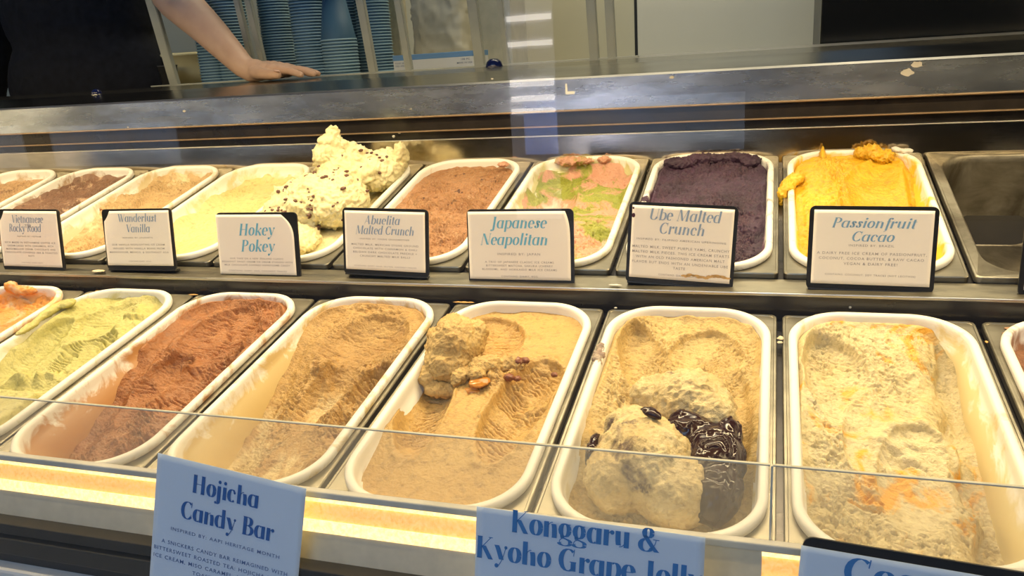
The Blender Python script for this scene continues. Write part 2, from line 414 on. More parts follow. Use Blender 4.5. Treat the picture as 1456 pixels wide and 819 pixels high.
# ------------------------------------------------------------------ room
def struct(name, bm, mat, **k):
    o = obj(name, bm, mat, **k); o['kind'] = 'structure'; return o
M['floor'] = plain('floor_tiles', (.20, .19, .17), .35, 0, .1, 4)
struct('floor', bx(-5, 3, -5.5, 2.2, -.05, 0), M['floor'])
wall = struct('wall_back', bx(-5, 3, 1.90, 2.0, 0, 3), M['cream_wall'])
M['seam'] = plain('panel_gap', (.01, .01, .01), .6)
a = at(905, 40, 1.89); b = at(1166, 30, 1.89)
# the wall's panels, each proud of the wall with a dark joint between
M['panel_a'] = plain('cream_panel_face', (.62, .58, .42), .4, 0, .03, 2)
M['panel_b'] = plain('pale_panel_face', (.70, .68, .58), .28, 0, .03, 2)
edges = [-4.2, -3.1, -2.0, a.x]
for x0, x1 in zip(edges, edges[1:]):
    obj('wall_panel', bx(x0 + .004, x1 - .004, 1.88, 1.90, .12, 2.7, .002), M['panel_a'], wall)
obj('wall_panel', bx(a.x + .004, b.x + .25, 1.88, 1.90, .12, 2.7, .002), M['panel_b'], wall)
obj('joint_strip', bx(a.x - .0045, a.x + .0045, 1.879, 1.90, .12, 2.7), M['seam'], wall)

# ------------------------------------------------------------------ the display case
case = empty('ice_cream_display_case', (0, 0, 0))
tag(case, 'long stainless display case with a brushed steel front beam and lit front rail', 'display case')
def part(name, bm, mat, smooth=False, parent=None): return obj(name, bm, mat, parent or case, smooth)
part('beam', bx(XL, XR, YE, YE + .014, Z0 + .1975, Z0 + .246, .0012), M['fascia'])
part('beam_edge', prism_x([(YE - .0015, Z0 + .2445), (YE + .002, Z0 + .2475), (YE + .006, Z0 + .2475), (YE + .006, Z0 + .2445)], XL, XR), M['steel'])
part('worktop', prism_x([(YE + .004, Z0 + .2465), (YE + .09, Z0 + .262), (YE + .23, Z0 + .2662), (.645, Z0 + .2668), (.645, Z0 + .236), (YE + .014, Z0 + .22)], XL, XR), steel('worktop_steel', (.42, .40, .33), .14, .12, (1, 4, 4), 6, .35))
M['amber'] = plain('amber_trim', (.24, .16, .09), .35, .4)  # amber highlight along the steel edge, put into the colour
part('trim_line', bx(XL, XR, YE - .003, YE + .006, Z0 + .1955, Z0 + .1978, .0006), M['amber'])
part('upper_channel', bx(XL, XR, YE + .006, YE + .02, Z0 + .174, Z0 + .1956), M['dark'])
part('channel_ridge', bx(XL, XR, YE - .004, YE + .006, Z0 + .1722, Z0 + .1742, .0006), M['amber'])
part('lower_channel', bx(XL, XR, YE + .010, YE + .02, Z0 + .1585, Z0 + .1725), M['dark'])
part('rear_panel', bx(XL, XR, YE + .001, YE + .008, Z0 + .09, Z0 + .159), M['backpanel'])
part('rear_panel_lip', bx(XL, XR, YE - .002, YE + .006, Z0 + .1575, Z0 + .1592, .0005), M['steel'])
# ledge between the rows and the dark riser under it
part('ledge', prism_x([(-.0005, Z0 + .0205), (YF + .002, ZF - .006), (YF + .002, ZF - .012), (.002, Z0 + .014)], XL, XR), steel('ledge_steel', (.44, .40, .31), .22, .25, (2, 4, 4), 14, .4))
part('ledge_lip', bx(XL, XR, -.0035, .0005, Z0 + .0175, Z0 + .0212, .0008), M['steel'])
part('riser', bx(XL, XR, .0005, .006, Z0 - .04, Z0 + .018), M['dark'])
# the well under the pans
part('well', bx(XL, XR, -.35, .37, Z0 - .26, Z0 - .20), M['void'])
part('well_back', bx(XL, XR, YE + .002, YE + .012, Z0 - .22, Z0 + .10), M['void'])
part('well_front', bx(XL, XR, -.352, -.342, Z0 - .26, Z0 - .09), M['void'])
for x in [P * k for k in range(-12, 3)]:
    for fn, L_, T_ in ((front, .352, TF), (back, .352, TB)):
        c = fn(x, L_ / 2 + .003, -.012)
        o = part('pan_rail', bx(-.007, .007, -L_ / 2, L_ / 2, -.003, .003, .001), M['darksteel']); o.location = c; o.rotation_euler = (T_, 0, 0)
# front sill, low clear guard, lit rail and bumpers
yl = -.3780
part('sill', prism_x([(-.3490, Z0 - .0668), (yl - .004, Z0 - .0430), (yl - .004, Z0 - .050), (-.349, Z0 - .078)], XL, XR), steel('sill_steel', (.48, .45, .36), .25))
part('sill_lip', bx(XL, XR, yl - .0085, yl - .0015, Z0 - .0450, Z0 - .0388, .0012), plain('pale_lip', (.66, .62, .52), .35))
LX = [XL, -.1985, XR]
for x0, x1 in zip(LX, LX[1:]):
    g = part('guard_pane', bx(x0 + .0008, x1 - .0008, yl - .001, yl + .001, Z0 - .043, Z0 + .0165), M['lip'])
    obj('pane_edge', bx(x0 + .0008, x1 - .0008, yl - .0013, yl + .0013, Z0 + .0162, Z0 + .0174, .0004), M['lip_edge'], g)
part('pane_joint', bx(-.1988, -.1974, yl - .0016, yl + .0016, Z0 - .043, Z0 + .0168), M['lip_edge'])
# metal rail : its reflected glow put in as emissive strips, then a steel apron
def face(name, y0, z0, y1, z1, xa, xb, mat, t=.004):
    return part(name, prism_x([(y0, z0), (y1, z1), (y1 + t, z1), (y0 + t, z0)], xa, xb), mat)
M['lens'] = emis('amber_lens', (1, .64, .22), .85, .75, (1, 1, 1), 330)  # emission standing in for lamp glow reflected in the metal
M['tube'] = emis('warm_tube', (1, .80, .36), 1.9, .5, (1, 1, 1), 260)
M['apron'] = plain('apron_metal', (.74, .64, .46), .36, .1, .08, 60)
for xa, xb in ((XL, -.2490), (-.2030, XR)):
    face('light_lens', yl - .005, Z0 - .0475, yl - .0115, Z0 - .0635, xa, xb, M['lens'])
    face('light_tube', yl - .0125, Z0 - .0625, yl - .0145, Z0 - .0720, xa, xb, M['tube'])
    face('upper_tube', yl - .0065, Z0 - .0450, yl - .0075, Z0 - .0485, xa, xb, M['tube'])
face('joint_plate', yl - .006, Z0 - .0450, yl - .0145, Z0 - .0720, -.2490, -.2030, M['apron'])  # added matte piece where the reflected glow goes dull
face('apron', yl - .0130, Z0 - .0715, yl - .022, Z0 - .103, XL, XR, M['apron'])
part('bumper', prism_x([(yl - .020, Z0 - .094), (yl - .032, Z0 - .0955), (yl - .032, Z0 - .1065), (yl - .012, Z0 - .1065)], XL, XR, .001), M['gasket'])
part('bumper_groove', bx(XL, XR, yl - .026, yl, Z0 - .110, Z0 - .106), M['black'])
part('lower_bumper', bx(XL, XR, yl - .034, yl, Z0 - .1275, Z0 - .110, .0015), M['gasket'])
part('skirt_gap', bx(XL, XR, yl - .028, yl, Z0 - .142, Z0 - .127), M['black'])
part('front_panel', bx(XL, XR, yl - .040, yl - .02, .10, Z0 - .140, .003), M['whitepaint'])
part('base', bx(XL, XR, yl + .02, .60, 0, .12), M['black'])
part('rear_body', bx(XL, XR, .40, .63, .12, Z0 + .23), M['whitepaint'])
part('front_glass', bx(XL, XR, -.502, -.496, Z0 - .16, Z0 + .62), M['glass'])
part('glass_shoe', bx(XL, XR, -.508, yl - .036, Z0 - .175, Z0 - .16), M['steel'])
part('lamp_housing', bx(XL, XR, -.37, -.29, Z0 + .565, Z0 + .60, .004), M['steel'])
part('lamp_bracket', bx(XL, XR, -.50, -.36, Z0 + .60, Z0 + .615, .002), M['steel'])
part('rear_lamp_housing', bx(XL, XR, .02, .08, Z0 + .505, Z0 + .53, .004), M['steel'])
part('rear_lamp_arm', bx(XL, XR, -.30, .06, Z0 + .60, Z0 + .61, .002), M['steel'])
for x in (XL, XR):
    s = 1 if x > 0 else -1
    part('end_panel', bx(x, x + s * .012, -.50, .645, 0.0, Z0 + .62), M['whitepaint'])

# ------------------------------------------------------------------ collars, tubs
HW, HL, RC = .0860, .1765, .056
def collar_mesh(hole=True):
    n = 10; bm = bmesh.new()
    prof = [(.0923, .1775, .006, -.007), (.0923, .1775, .006, -.0005), (.0915, .1767, .006, .0006), (.0895, .1747, .006, .0006), (.0890, .1742, .006, 0.0)]
    rings = [[(x, y, z) for x, y in rr(hw, hl, r, n)] for hw, hl, r, z in prof]
    rings.append([(x, y, 0) for x, y in rr(HW - .004, HL - .004, RC - .002, n)])
    rings.append([(x, y, -.006) for x, y in rr(HW - .004, HL - .004, RC - .002, n)])
    loft(rings, bm); bmesh.ops.recalc_face_normals(bm, faces=bm.faces)
    return bm
def tub_mesh():
    prof = [(.0015, -.0010), (0, .0005), (0, .0050), (.0012, .0068), (.0030, .0074), (.0060, .0073), (.0076, .0064), (.0084, .003), (.0090, -.002), (.0106, -.012), (.0118, -.0125), (.0150, -.050), (.0170, -.078), (.0250, -.086)]
    rings = [[(x, y, z) for x, y in rr(HW - o, HL - o, RC - o * .8, 14)] for o, z in prof]
    bm = loft(rings, cap_end=True)
    out = [(.0015, -.0010), (.006, -.002), (.0090, -.05), (.012, -.088)]
    rings = [[(x, y, z) for x, y in rr(HW - o, HL - o, RC - o * .8, 14)] for o, z in out]
    loft(rings, bm, cap_end=True)
    bmesh.ops.recalc_face_normals(bm, faces=bm.faces)
    return bm
collar_me = None; tub_me = None
def put(name, me_fn, mat, row, x, dx=0, yaw=0, smooth=True, lift=0, dv=0):
    fn, T_ = (front, TF) if row == 'f' else (back, TB)
    c = fn(x + dx, .1870 + dv if row == 'f' else .1795 + dv, lift)
    o = obj(name, me_fn, mat, None, smooth, c); o.rotation_euler = (T_, 0, yaw)
    return o
def share(me, mat):
    """a copy of mesh data with another material"""
    c = me.copy(); c.materials.clear(); c.materials.append(mat); return c

# ------------------------------------------------------------------ ice cream surfaces
def sdf(x, y, hw, hl, r):
    qx = np.abs(x) - (hw - r); qy = np.abs(y) - (hl - r)
    return np.hypot(np.maximum(qx, 0), np.maximum(qy, 0)) + np.minimum(np.maximum(qx, qy), 0) - r
def surface(fn, seed, dx=.0013, spill=0):
    """a height field filling the tub; fn(u, w) gives its height"""
    nx, ny = int(2 * HW / dx) + 3, int(2 * HL / dx) + 3
    xs = (np.arange(nx) - (nx - 1) / 2) * dx; ys = (np.arange(ny) - (ny - 1) / 2) * dx
    X, Y = np.meshgrid(xs, ys)
    H = fn(X / HW, Y / HL)
    B = H.copy()                                                    # softened copy, used next to the walls
    for _ in range(14):
        B[1:-1, 1:-1] = (B[1:-1, 1:-1] * 2 + B[:-2, 1:-1] + B[2:, 1:-1] + B[1:-1, :-2] + B[1:-1, 2:]) / 6
    kk = np.clip(1 + (sdf(X, Y, HW - .011, HL - .011, RC - .009) + .002) / .010, 0, 1)
    H = H * (1 - kk) + B * kk
    H += (vn(X * 500, Y * 500, seed + 91) - .5) * .0006
    dw = -sdf(X, Y, HW - .009, HL - .009, RC - .007)               # the rim stays clear of the ice cream
    H = np.minimum(H, -.0025 + np.clip(dw, 0, 1) * 1.1 + np.clip(vn(X * 60, Y * 60, seed + 93) - .6, 0, 1) * .012)
    for it in range(3):
        ins = .0090 + np.clip(-H, 0, .08) * .085
        hw, hl, r = HW - ins, HL - ins, RC - ins * .8
        d = sdf(X, Y, hw, hl, r)
        if it == 0: keep = d < dx * 1.2
        e = 1e-4
        gx = (sdf(X + e, Y, hw, hl, r) - sdf(X - e, Y, hw, hl, r)) / (2 * e); gy = (sdf(X, Y + e, hw, hl, r) - sdf(X, Y - e, hw, hl, r)) / (2 * e)
        mv = np.where(d > 0, d, 0); X = X - gx * mv; Y = Y - gy * mv
    idx = -np.ones(keep.shape, int); idx[keep] = np.arange(keep.sum())
    q = np.stack([idx[:-1, :-1], idx[:-1, 1:], idx[1:, 1:], idx[1:, :-1]], -1).reshape(-1, 4)
    q = q[(q >= 0).all(1)]
    me = bpy.data.meshes.new('ice_cream')
    V = np.stack([X[keep], Y[keep], H[keep]], -1)
    me.vertices.add(len(V)); me.vertices.foreach_set('co', V.ravel())
    me.loops.add(q.size); me.loops.foreach_set('vertex_index', q.ravel())
    me.polygons.add(len(q)); me.polygons.foreach_set('loop_start', np.arange(len(q)) * 4); me.polygons.foreach_set('loop_total', np.full(len(q), 4))
    me.update(calc_edges=True); me.validate()
    return me
def gs(u, w, cu, cw, ru, rw, rot=0):
    x = (u - cu) * HW; y = (w - cw) * HL; c, s = cos(R(rot)), sin(R(rot))
    a = (x * c + y * s) / (ru * HW); b = (-x * s + y * c) / (rw * HL)
    return a, b
def bumpf(u, w, cu, cw, ru, rw, rot=0, p=1):
    a, b = gs(u, w, cu, cw, ru, rw, rot); return np.exp(-(a * a + b * b) ** p)
def scoop(h, u, w, cu, cw, ru, rw, top, depth, rot=0, seed=0, rip=.0016, freq=190, edge=.002):
    """cut with a scoop: an ellipsoid trough whose floor is torn into ripples across the pull"""
    a, b = gs(u, w, cu, cw, ru, rw, rot); d = a * a + b * b
    wob = fbm(u * 6, w * 12, seed + 5, 3) * .25
    bowl = top - depth * np.sqrt(np.clip(1 - d * (1 + wob), 0, 1))
    X = u * HW; Y = w * HL; c, s = cos(R(rot)), sin(R(rot)); along = -X * s + Y * c; acr = X * c + Y * s
    warp = fbm(X * 70, Y * 70, seed + 9, 3) * .012
    ph = (along + warp + acr * acr * 6) * freq
    pf = ph * .8 + vn(acr * 60, along * 25, seed + 1) * 1.6; saw = pf - np.floor(pf)
    rp = (1 - saw) ** 2 * rip * 2.6 * sm(vn(X * 60, Y * 60, seed + 2), .25, .6) * (.3 + vn(acr * 90, np.floor(pf), seed + 4))
    bowl = bowl - rp - np.abs(fbm(X * 160, Y * 160, seed + 6, 3)) * rip * .8
    inside = d * (1 + wob) < 1
    k = np.where(inside, np.clip((1 - d) * 12, 0, 1), 0)
    cut = np.minimum(h, bowl)
    # torn lip pushed up around the cut
    lip = np.exp(-((np.sqrt(d) - 1.06) / .07) ** 2) * edge * (vn(X * 160, Y * 160, seed + 3) * 1.6)
    return np.where(inside, h * (1 - k) + cut * k, h) + lip
def rough(u, w, s, amp, f=60, o=4): return fbm(u * HW * f, w * HL * f, s, o, g=.55) * 2 * amp
def sm(x, a, b): t = np.clip((x - a) / (b - a), 0, 1); return t * t * (3 - 2 * t)
def crag(u, w, s, amp, f=70):
    X, Y = u * HW, w * HL
    wx = fbm(X * 50, Y * 50, s + 11, 3) * .02; wy = fbm(X * 50, Y * 50, s + 17, 3) * .02
    a = (ridged((X + wx) * f, (Y + wy) * f, s, 4) - .55) * .8
    ph = ((X + wx) * .35 + (Y + wy)) * f * 2.2 + vn(X * f, Y * f, s + 3) * 2.5; saw = ph - np.floor(ph)     # torn, overlapping flakes
    m = sm(vn(X * f * .5, Y * f * .5, s + 5), .30, .55)
    X2, Y2 = X + wx * .35, Y + wy * .35
    pits = np.minimum(0, vn(X2 * 230, Y2 * 330, s + 21) * .6 + vn(X2 * 420, Y2 * 560, s + 22) * .4 - .40) * 3.2
    p2_ = (X2 * .5 + Y2) * 260 + vn(X * 90, Y * 90, s + 24) * 3; pits = pits + ((p2_ - np.floor(p2_)) ** 3 - .3) * .45 * sm(vn(X * 70, Y * 70, s + 26), .4, .6)
    rg_ = sm(fbm(X * 16, Y * 16, s + 31, 2), -.16, .10)                      # smooth scraped places and torn places
    return (a * .6 + (saw ** 3 - .3) * .85 * m + pits) * min(amp, .0055) * 1.35 * (.18 + .82 * rg_)
def wallfilm(h, u, w, amt=.010, wid=.010, s=0):
    d = -sdf(u * HW, w * HL, HW - .010, HL - .010, RC - .008)
    k = np.clip(1 - d / wid, 0, 1) ** 2
    return h + k * amt * (.2 + .8 * sm(vn(u * 4, w * 8, s + 40) * .8 + vn(u * 12, w * 24, s + 41) * .2, .25, .8))
def sm(x, a, b): t = np.clip((x - a) / (b - a), 0, 1); return t * t * (3 - 2 * t)

def remesh(bm, voxel):
    me = bpy.data.meshes.new('tmp'); bm.to_mesh(me); bm.free()
    o = bpy.data.objects.new('tmp', me); COL.objects.link(o)
    md = o.modifiers.new('r', 'REMESH'); md.mode = 'VOXEL'; md.voxel_size = voxel; md.adaptivity = 0
    bpy.context.view_layer.update()
    r = bpy.data.meshes.new_from_object(o.evaluated_get(bpy.context.evaluated_depsgraph_get()))
    bpy.data.objects.remove(o); bpy.data.meshes.remove(me)
    return r
def ball(bm, c, r, rot=(0, 0, 0), sub=3):
    if not hasattr(r, '__len__'): r = (r, r, r)
    from mathutils import Euler
    mt = Matrix.Translation(c) @ Euler(tuple(R(a) for a in rot)).to_matrix().to_4x4() @ Matrix.Diagonal((*r, 1))
    bmesh.ops.create_icosphere(bm, subdivisions=sub, radius=1, matrix=mt)
def displace(me, amp, f, seed, crisp=.5, smooth_it=2, ridge=0, rf=90, rdir=(1, 0, 0)):
    n = len(me.vertices); co_ = np.empty(n * 3); me.vertices.foreach_get('co', co_); V = co_.reshape(-1, 3)
    e = np.empty(len(me.edges) * 2, int); me.edges.foreach_get('vertices', e); e = e.reshape(-1, 2)
    for _ in range(smooth_it):
        A = np.zeros_like(V); cnt = np.zeros(n)
        np.add.at(A, e[:, 0], V[e[:, 1]]); np.add.at(A, e[:, 1], V[e[:, 0]]); np.add.at(cnt, e[:, 0], 1); np.add.at(cnt, e[:, 1], 1)
        V = V * .4 + .6 * A / np.maximum(cnt, 1)[:, None]
    me.vertices.foreach_set('co', V.ravel()); me.update()
    nm = np.empty(n * 3); me.vertices.foreach_get('normal', nm); Nn = nm.reshape(-1, 3)
    x, y, z = V.T
    d = fbm(x * f, y * f, seed, 4, z * f) * 2 * amp
    c = fbm(x * f * 2.3 + 7, y * f * 2.3, seed + 30, 3, z * f * 2.3)
    d = d + (np.abs(c) * 2 - .3) * amp * crisp
    if ridge:
        ph = (x * rdir[0] + y * rdir[1] + z * rdir[2]) * rf + fbm(x * 60, y * 60, seed + 50, 2, z * 60) * 3
        d = d + (vn(ph, x * 30, seed + 60, z * 30) - .5) * ridge
    if crisp >= .5:
        tz = fbm(x * f * .7 + 3, y * f * .7, seed + 70, 3, z * f * .7) * 7 + z * f * .5
        tz = tz - np.floor(tz); d = d + (tz ** 3 - .25) * amp * .55
    V = V + Nn * d[:, None]
    me.vertices.foreach_set('co', V.ravel()); me.update()
    return me
def lump(name, balls, mat, parent, voxel=.0028, amp=.003, f=60, seed=0, crisp=.6, ridge=0, rf=90, rdir=(1, 0, 0), sub=3):
    bm = bmesh.new()
    for b_ in balls: ball(bm, *b_, sub=sub)
    me = displace(remesh(bm, voxel), amp, f, seed, crisp, 2, ridge, rf, rdir)
    me.name = name
    return obj(name, me, mat, parent, True)

def flavour(row, k, fn, mat, smear, amt, label, seed, tlabel, dx=0, yaw=0, dens=.00095):
    """collar, tub and its ice cream, three things one on another"""
    global collar_me, tub_me
    x = (k + .5) * P
    if collar_me is None:
        o = put('pan_collar', collar_mesh(), M['collar'], row, x, 0, 0, False); collar_me = o.data
    else: o = put('pan_collar', collar_me, None, row, x, random.uniform(-.0006, .0006), 0, False)
    tag(o, tlabel[0], 'collar', 'steel collars around the tubs')
    mt = tub_mat('tub_plastic_%d' % seed, smear, amt, seed % 7)
    if tub_me is None:
        bm = tub_mesh(); me = bpy.data.meshes.new('tub'); bm.to_mesh(me); bm.free(); tub_me = me
    o = put('ice_cream_tub', share(tub_me, mt), None, row, x, dx, yaw, True, .0010)
    tag(o, tlabel[1], 'tub', 'white tubs of ice cream')
    me = surface(fn, seed, dens)
    o = put('ice_cream', me, mat, row, x, dx, yaw, True, .0010)
    tag(o, label, 'ice cream')
    return o

random.seed(4)
# ------------------------------------------------------------------ front row, right to left
def f_cocoa(u, w):
    h = -.016 + rough(u, w, 801, .003, 60) + crag(u, w, 803, .006, 80) - .03 * sm(-w, .0, 1)
    return wallfilm(h, u, w, .008, .012, 8)
flavour('f', 0, f_cocoa, cream_mat('cocoa_cream', (.20, .075, .028), (.34, .14, .055), 24), (.30, .13, .06), .9,
        'chocolate brown ice cream in the front tub cut off by the right edge', 8,
        ('steel collar of the front tub cut off by the right edge', 'white tub of brown ice cream cut off by the right edge of the front row'))

def f_orange_coconut(u, w):
    un_ = u + fbm(w * 5, u * 2, 777, 3) * .35
    h = -.018 + .015 * sm(w, .3, .9) - .012 * sm(un_, .35, .62) * (1 - .6 * sm(w, .6, .95)) - .014 * sm(-w, -.1, .8) - .010 * u
    h = h + .010 * sm(-u, .55, .85) * sm(w, -.6, .4)
    h = h + rough(u, w, 701, .004, 34) + crag(u, w, 705, .0035, 55)
    h = scoop(h, u, w, -.40, .30, .40, .50, -.006, .014, 14, 711, .0011, 150)
    h = scoop(h, u, w, -.22, -.02, .26, .36, -.014, .012, -6, 714, .0008, 150)
    h = scoop(h, u, w, .22, .22, .34, .34, -.012, .010, -24, 712, .0012, 170)
    h = scoop(h, u, w, .20, -.30, .42, .42, -.022, .014, -4, 713, .0010, 150)
    h = h + .009 * bumpf(u, w, -.05, -.03, .5, .16, 14) * (vn(u * 6, w * 20, 77) + .3)
    h = h + crag(u, w, 721, .0030, 110) * sm(w, -.1, .6)
    h = h - .014 * sm(un_, .56, .64) * (1 - .7 * sm(w, .65, .95))
    return wallfilm(h, u, w, .012, .014, 7)
cocoM = cream_mat('coconut_cream', (.60, .47, .22), (.72, .62, .38), 9, (.80, .40, .035), .61, 17, .42, .4)
flavour('f', -1, f_orange_coconut, cocoM, (.72, .60, .32), .75,
        'pale cream ice cream with orange streaks in the rightmost wholly seen front tub', 7,
        ('steel collar of the front tub of cream and orange ice cream', 'white tub of pale cream ice cream with orange streaks'), -.001)

def f_grape(u, w):
    h = -.013 + .009 * sm(w, .3, 1) - .016 * sm(-w, .2, .9)
    h = h + .012 * sm(-u, .35, .8) * sm(w, -.5, .2)
    h = h + rough(u, w, 601, .0045, 40) + crag(u, w, 605, .004, 75)
    h = scoop(h, u, w, -.42, .42, .30, .42, -.004, .018, 18, 611, .0018, 160)
    h = scoop(h, u, w, .25, .52, .46, .30, -.006, .014, -10, 612, .0012, 170)
    h = scoop(h, u, w, .58, -.05, .25, .5, -.010, .016, 0, 613, .0010, 160)
    h = h + crag(u, w, 621, .003, 140) * sm(w, -.2, .5)
    return wallfilm(h, u, w, .010, .012, 6)
grapeM = cream_mat('malt_cream', (.52, .35, .12), (.70, .52, .23), 14, (.40, .28, .13), .70, 18, .42, .45)
ice = flavour('f', -2, f_grape, grapeM, (.66, .54, .26), .5,
        'beige ice cream with large scoops and glossy dark grape jelly in its tub', 6,
        ('steel collar around the front tub with dark jelly', 'white tub of beige ice cream and dark grape jelly'))
# the great folded scoop lying on it (local frame : x right, y back, z up from the collar)
swirl = cream_mat('jelly_swirled_cream', (.62, .45, .19), (.76, .62, .34), 16, (.10, .055, .05), .63, 17, .40, .4)
lump('scoop', [((.012, .002, -.004), (.044, .036, .034), (8, -6, -12)), ((-.012, .008, .002), (.030, .024, .020)), ((.034, -.018, .002), (.024, .026, .022))], swirl, ice, .0018, .0034, 60, 61, 1.0, .0016, 300, (.3, 1, .3))
lump('scoop', [((-.012, -.086, -.002), (.044, .050, .036), (0, 8, 20)), ((.014, -.112, -.006), (.034, .034, .028), (0, 0, -12)), ((-.030, -.050, .004), (.026, .022, .022)), ((-.034, -.100, -.004), (.028, .040, .028))], swirl, ice, .0018, .0032, 60, 62, 1.0, .0010, 260, (1, .2, .3))
mj, tj, bj = nodes('dark_grape_jelly'); bj.inputs['Base Color'].default_value = (.030, .010, .010, 1); bj.inputs['Roughness'].default_value = .13
bump(tj, bj, noise(tj, coords(tj), 60, 3, .5), .2, .002)
j = lump('grape_jelly', [((.022, -.056, .002), (.036, .018, .022), (0, 0, -6)), ((.042, -.072, -.002), (.026, .034, .027), (0, 0, 10)), ((.046, -.108, -.006), (.020, .034, .022), (0, 0, -6)), ((.052, -.052, .004), (.012, .022, .020)), ((.022, -.046, .010), (.022, .014, .014), (0, 10, -20)), ((.034, -.085, .010), (.014, .022, .010)), ((.030, -.125, -.010), (.022, .014, .012))], mj, ice, .0018, .0034, 32, 63, .6)
lump('jelly_streak', [((-.010, -.062, .0335), (.011, .006, .004), (0, 10, -25))], mj, ice, .0018, .0018, 90, 64)
lump('jelly_streak', [((-.060, -.078, .000), (.006, .022, .012))], mj, ice, .0018, .0018, 90, 66)
lump('jelly_streak', [((-.083, .072, .005), (.006, .022, .005), (0, 0, 4)), ((-.082, .056, .004), (.005, .014, .004))], cream_mat('dried_jelly', (.24, .16, .13), (.52, .42, .32), 80), ice, .0018, .003, 130, 65, 1)

def f_caramel(u, w):
    h = -.003 - .003 * w - .016 * sm(-w, .2, .95)
    h = h + rough(u, w, 501, .0012, 20)
    rr_ = sm(-w, -.15, .1)
    h = scoop(h, u, w, -.30, .62, .44, .28, -.006, .014, 30, 511, .0016, 210)
    h = scoop(h, u, w, -.62, -.12, .30, .46, -.002, .024, 8, 512, .0026, 230)
    h = scoop(h, u, w, .48, -.08, .34, .48, -.002, .022, -5, 513, .0030, 230)
    h = scoop(h, u, w, .62, .14, .26, .22, -.004, .014, -5, 514, .0022, 240)
    h = h + crag(u, w, 521, .008, 90) * bumpf(u, w, -.05, .18, .45, .20)
    h = h + .012 * bumpf(u, w, -.12, .20, .35, .12, 10) * (vn(u * 14, w * 30, 53) + .2)
    h = h + .008 * bumpf(u, w, .62, -.03, .22, .06, 20) * (vn(u * 14, w * 30, 54) + .3)
    return wallfilm(h, u, w, .004, .008, 5)
carM = cream_mat('caramel_cream', (.52, .31, .09), (.64, .42, .145), 9, (.58, .24, .04), .72, 13, .40, .4)
ice = flavour('f', -3, f_caramel, carM, (.66, .47, .22), .35,
        'caramel tan ice cream with a round scoop on its left rim and ridged troughs', 5,
        ('steel collar around the front tub with a scoop on its rim', 'white tub of caramel tan ice cream with a scoop on its left rim'), .001)
carM2 = cream_mat('caramel_scoop', (.52, .32, .10), (.68, .47, .18), 22, None, .7, 10, .5, .5)
lump('scoop', [((-.048, .062, .014), (.031, .034, .029), (0, 10, 0)), ((-.056, .080, .022), (.022, .020, .016)), ((-.036, .074, .022), (.022, .018, .014)), ((-.050, .040, .004), (.026, .026, .020))], carM2, ice, .0016, .0030, 95, 51, 1.1, .0012, 380, (.2, .2, 1))
lump('draped_fold', [((-.074, .060, .004), (.010, .030, .012), (0, 0, 6)), ((-.066, .034, -.004), (.014, .024, .012), (0, 0, -8)), ((-.080, .074, .006), (.009, .018, .005)), ((-.052, .014, -.012), (.020, .012, .008))], carM2, ice, .0016, .0030, 60, 57, 1.1)
lump('dollop', [((-.070, .094, .018), (.013, .012, .009)), ((-.078, .082, .014), (.011, .014, .007)), ((-.076, .062, .010), (.006, .016, .007))], carM2, ice, .0016, .0030, 110, 52, 1)
lump('dollop', [((-.010, .036, .004), (.020, .014, .011), (0, 0, 30)), ((-.030, .020, .002), (.010, .015, .010)), ((.012, .050, .000), (.020, .010, .009), (0, 0, 15)), ((-.012, .020, .006), (.011, .009, .007))], carM2, ice, .0015, .0034, 110, 53, 1.2)
mc_, tc_, bc_ = nodes('caramel_sauce'); bc_.inputs['Base Color'].default_value = (.50, .20, .03, 1); bc_.inputs['Roughness'].default_value = .12
lump('caramel_streak', [((-.006, .010, .003), (.012, .010, .003), (0, 0, 20)), ((-.014, .003, -.004), (.011, .006, .003))], mc_, ice, .0014, .0012, 100, 55)
nutM = plain('candied_nut', (.22, .07, .03), .3, 0, .3, 200)
for i, (x, y, z, r) in enumerate([(.020, .026, .000, .0052), (.029, .026, -.001, .0040), (.022, .052, .003, .0060), (.030, .055, .003, .0045), (-.020, -.030, -.010, .0036), (-.012, -.040, -.012, .0025), (.066, .036, .000, .0035)]):
    lump('nut_piece', [((x, y, z), (r * 1.2, r, r * .8))], nutM, ice, .0009, .0009, 260, 560 + i, 1, sub=2)
for i, (x, y, r) in enumerate([(-.056, -.128, .0085), (-.002, -.082, .006)]):
    lump('nut_piece', [((x, y, -.025 + .008 * i), (r * 1.3, r, r * .5))], plain('toffee_piece_%d' % i, (.42, .20, .08), .4, 0, .3, 90), ice, .0014, .0015, 150, 580 + i, 1, sub=2)

def f_roast(u, w):
    h = -.005 - .040 * sm(-w, -.75, .5) - .016 * sm(-u, .0, .8) * sm(-w, -.8, .1)
    h = h + rough(u, w, 401, .003, 36) + crag(u, w, 405, .003, 80)
    h = scoop(h, u, w, .05, .45, .62, .42, .004, .034, -28, 411, .0012, 180)
    h = scoop(h, u, w, -.10, .02, .34, .44, -.014, .036, -14, 412, .0016, 200)
    h = scoop(h, u, w, .48, -.12, .34, .48, -.012, .034, -8, 413, .0026, 210)
    h = scoop(h, u, w, -.05, -.55, .7, .42, -.024, .030, 0, 414, .0012, 150)
    h = h + crag(u, w, 421, .006, 120) * bumpf(u, w, .5, .2, .4, .6)
    h = h + .012 * bumpf(u, w, .50, -.50, .3, .10, 0) * (vn(u * 12, w * 24, 43) + .3)
    h = h + .014 * bumpf(u, w, -.28, .28, .20, .16) * (vn(u * 12, w * 24, 44) + .2)
    h = h + .010 * bumpf(u, w, -.1, .88, .5, .06) * (vn(u * 14, w * 40, 45) + .2)
    return wallfilm(h, u, w, .018, .016, 4)
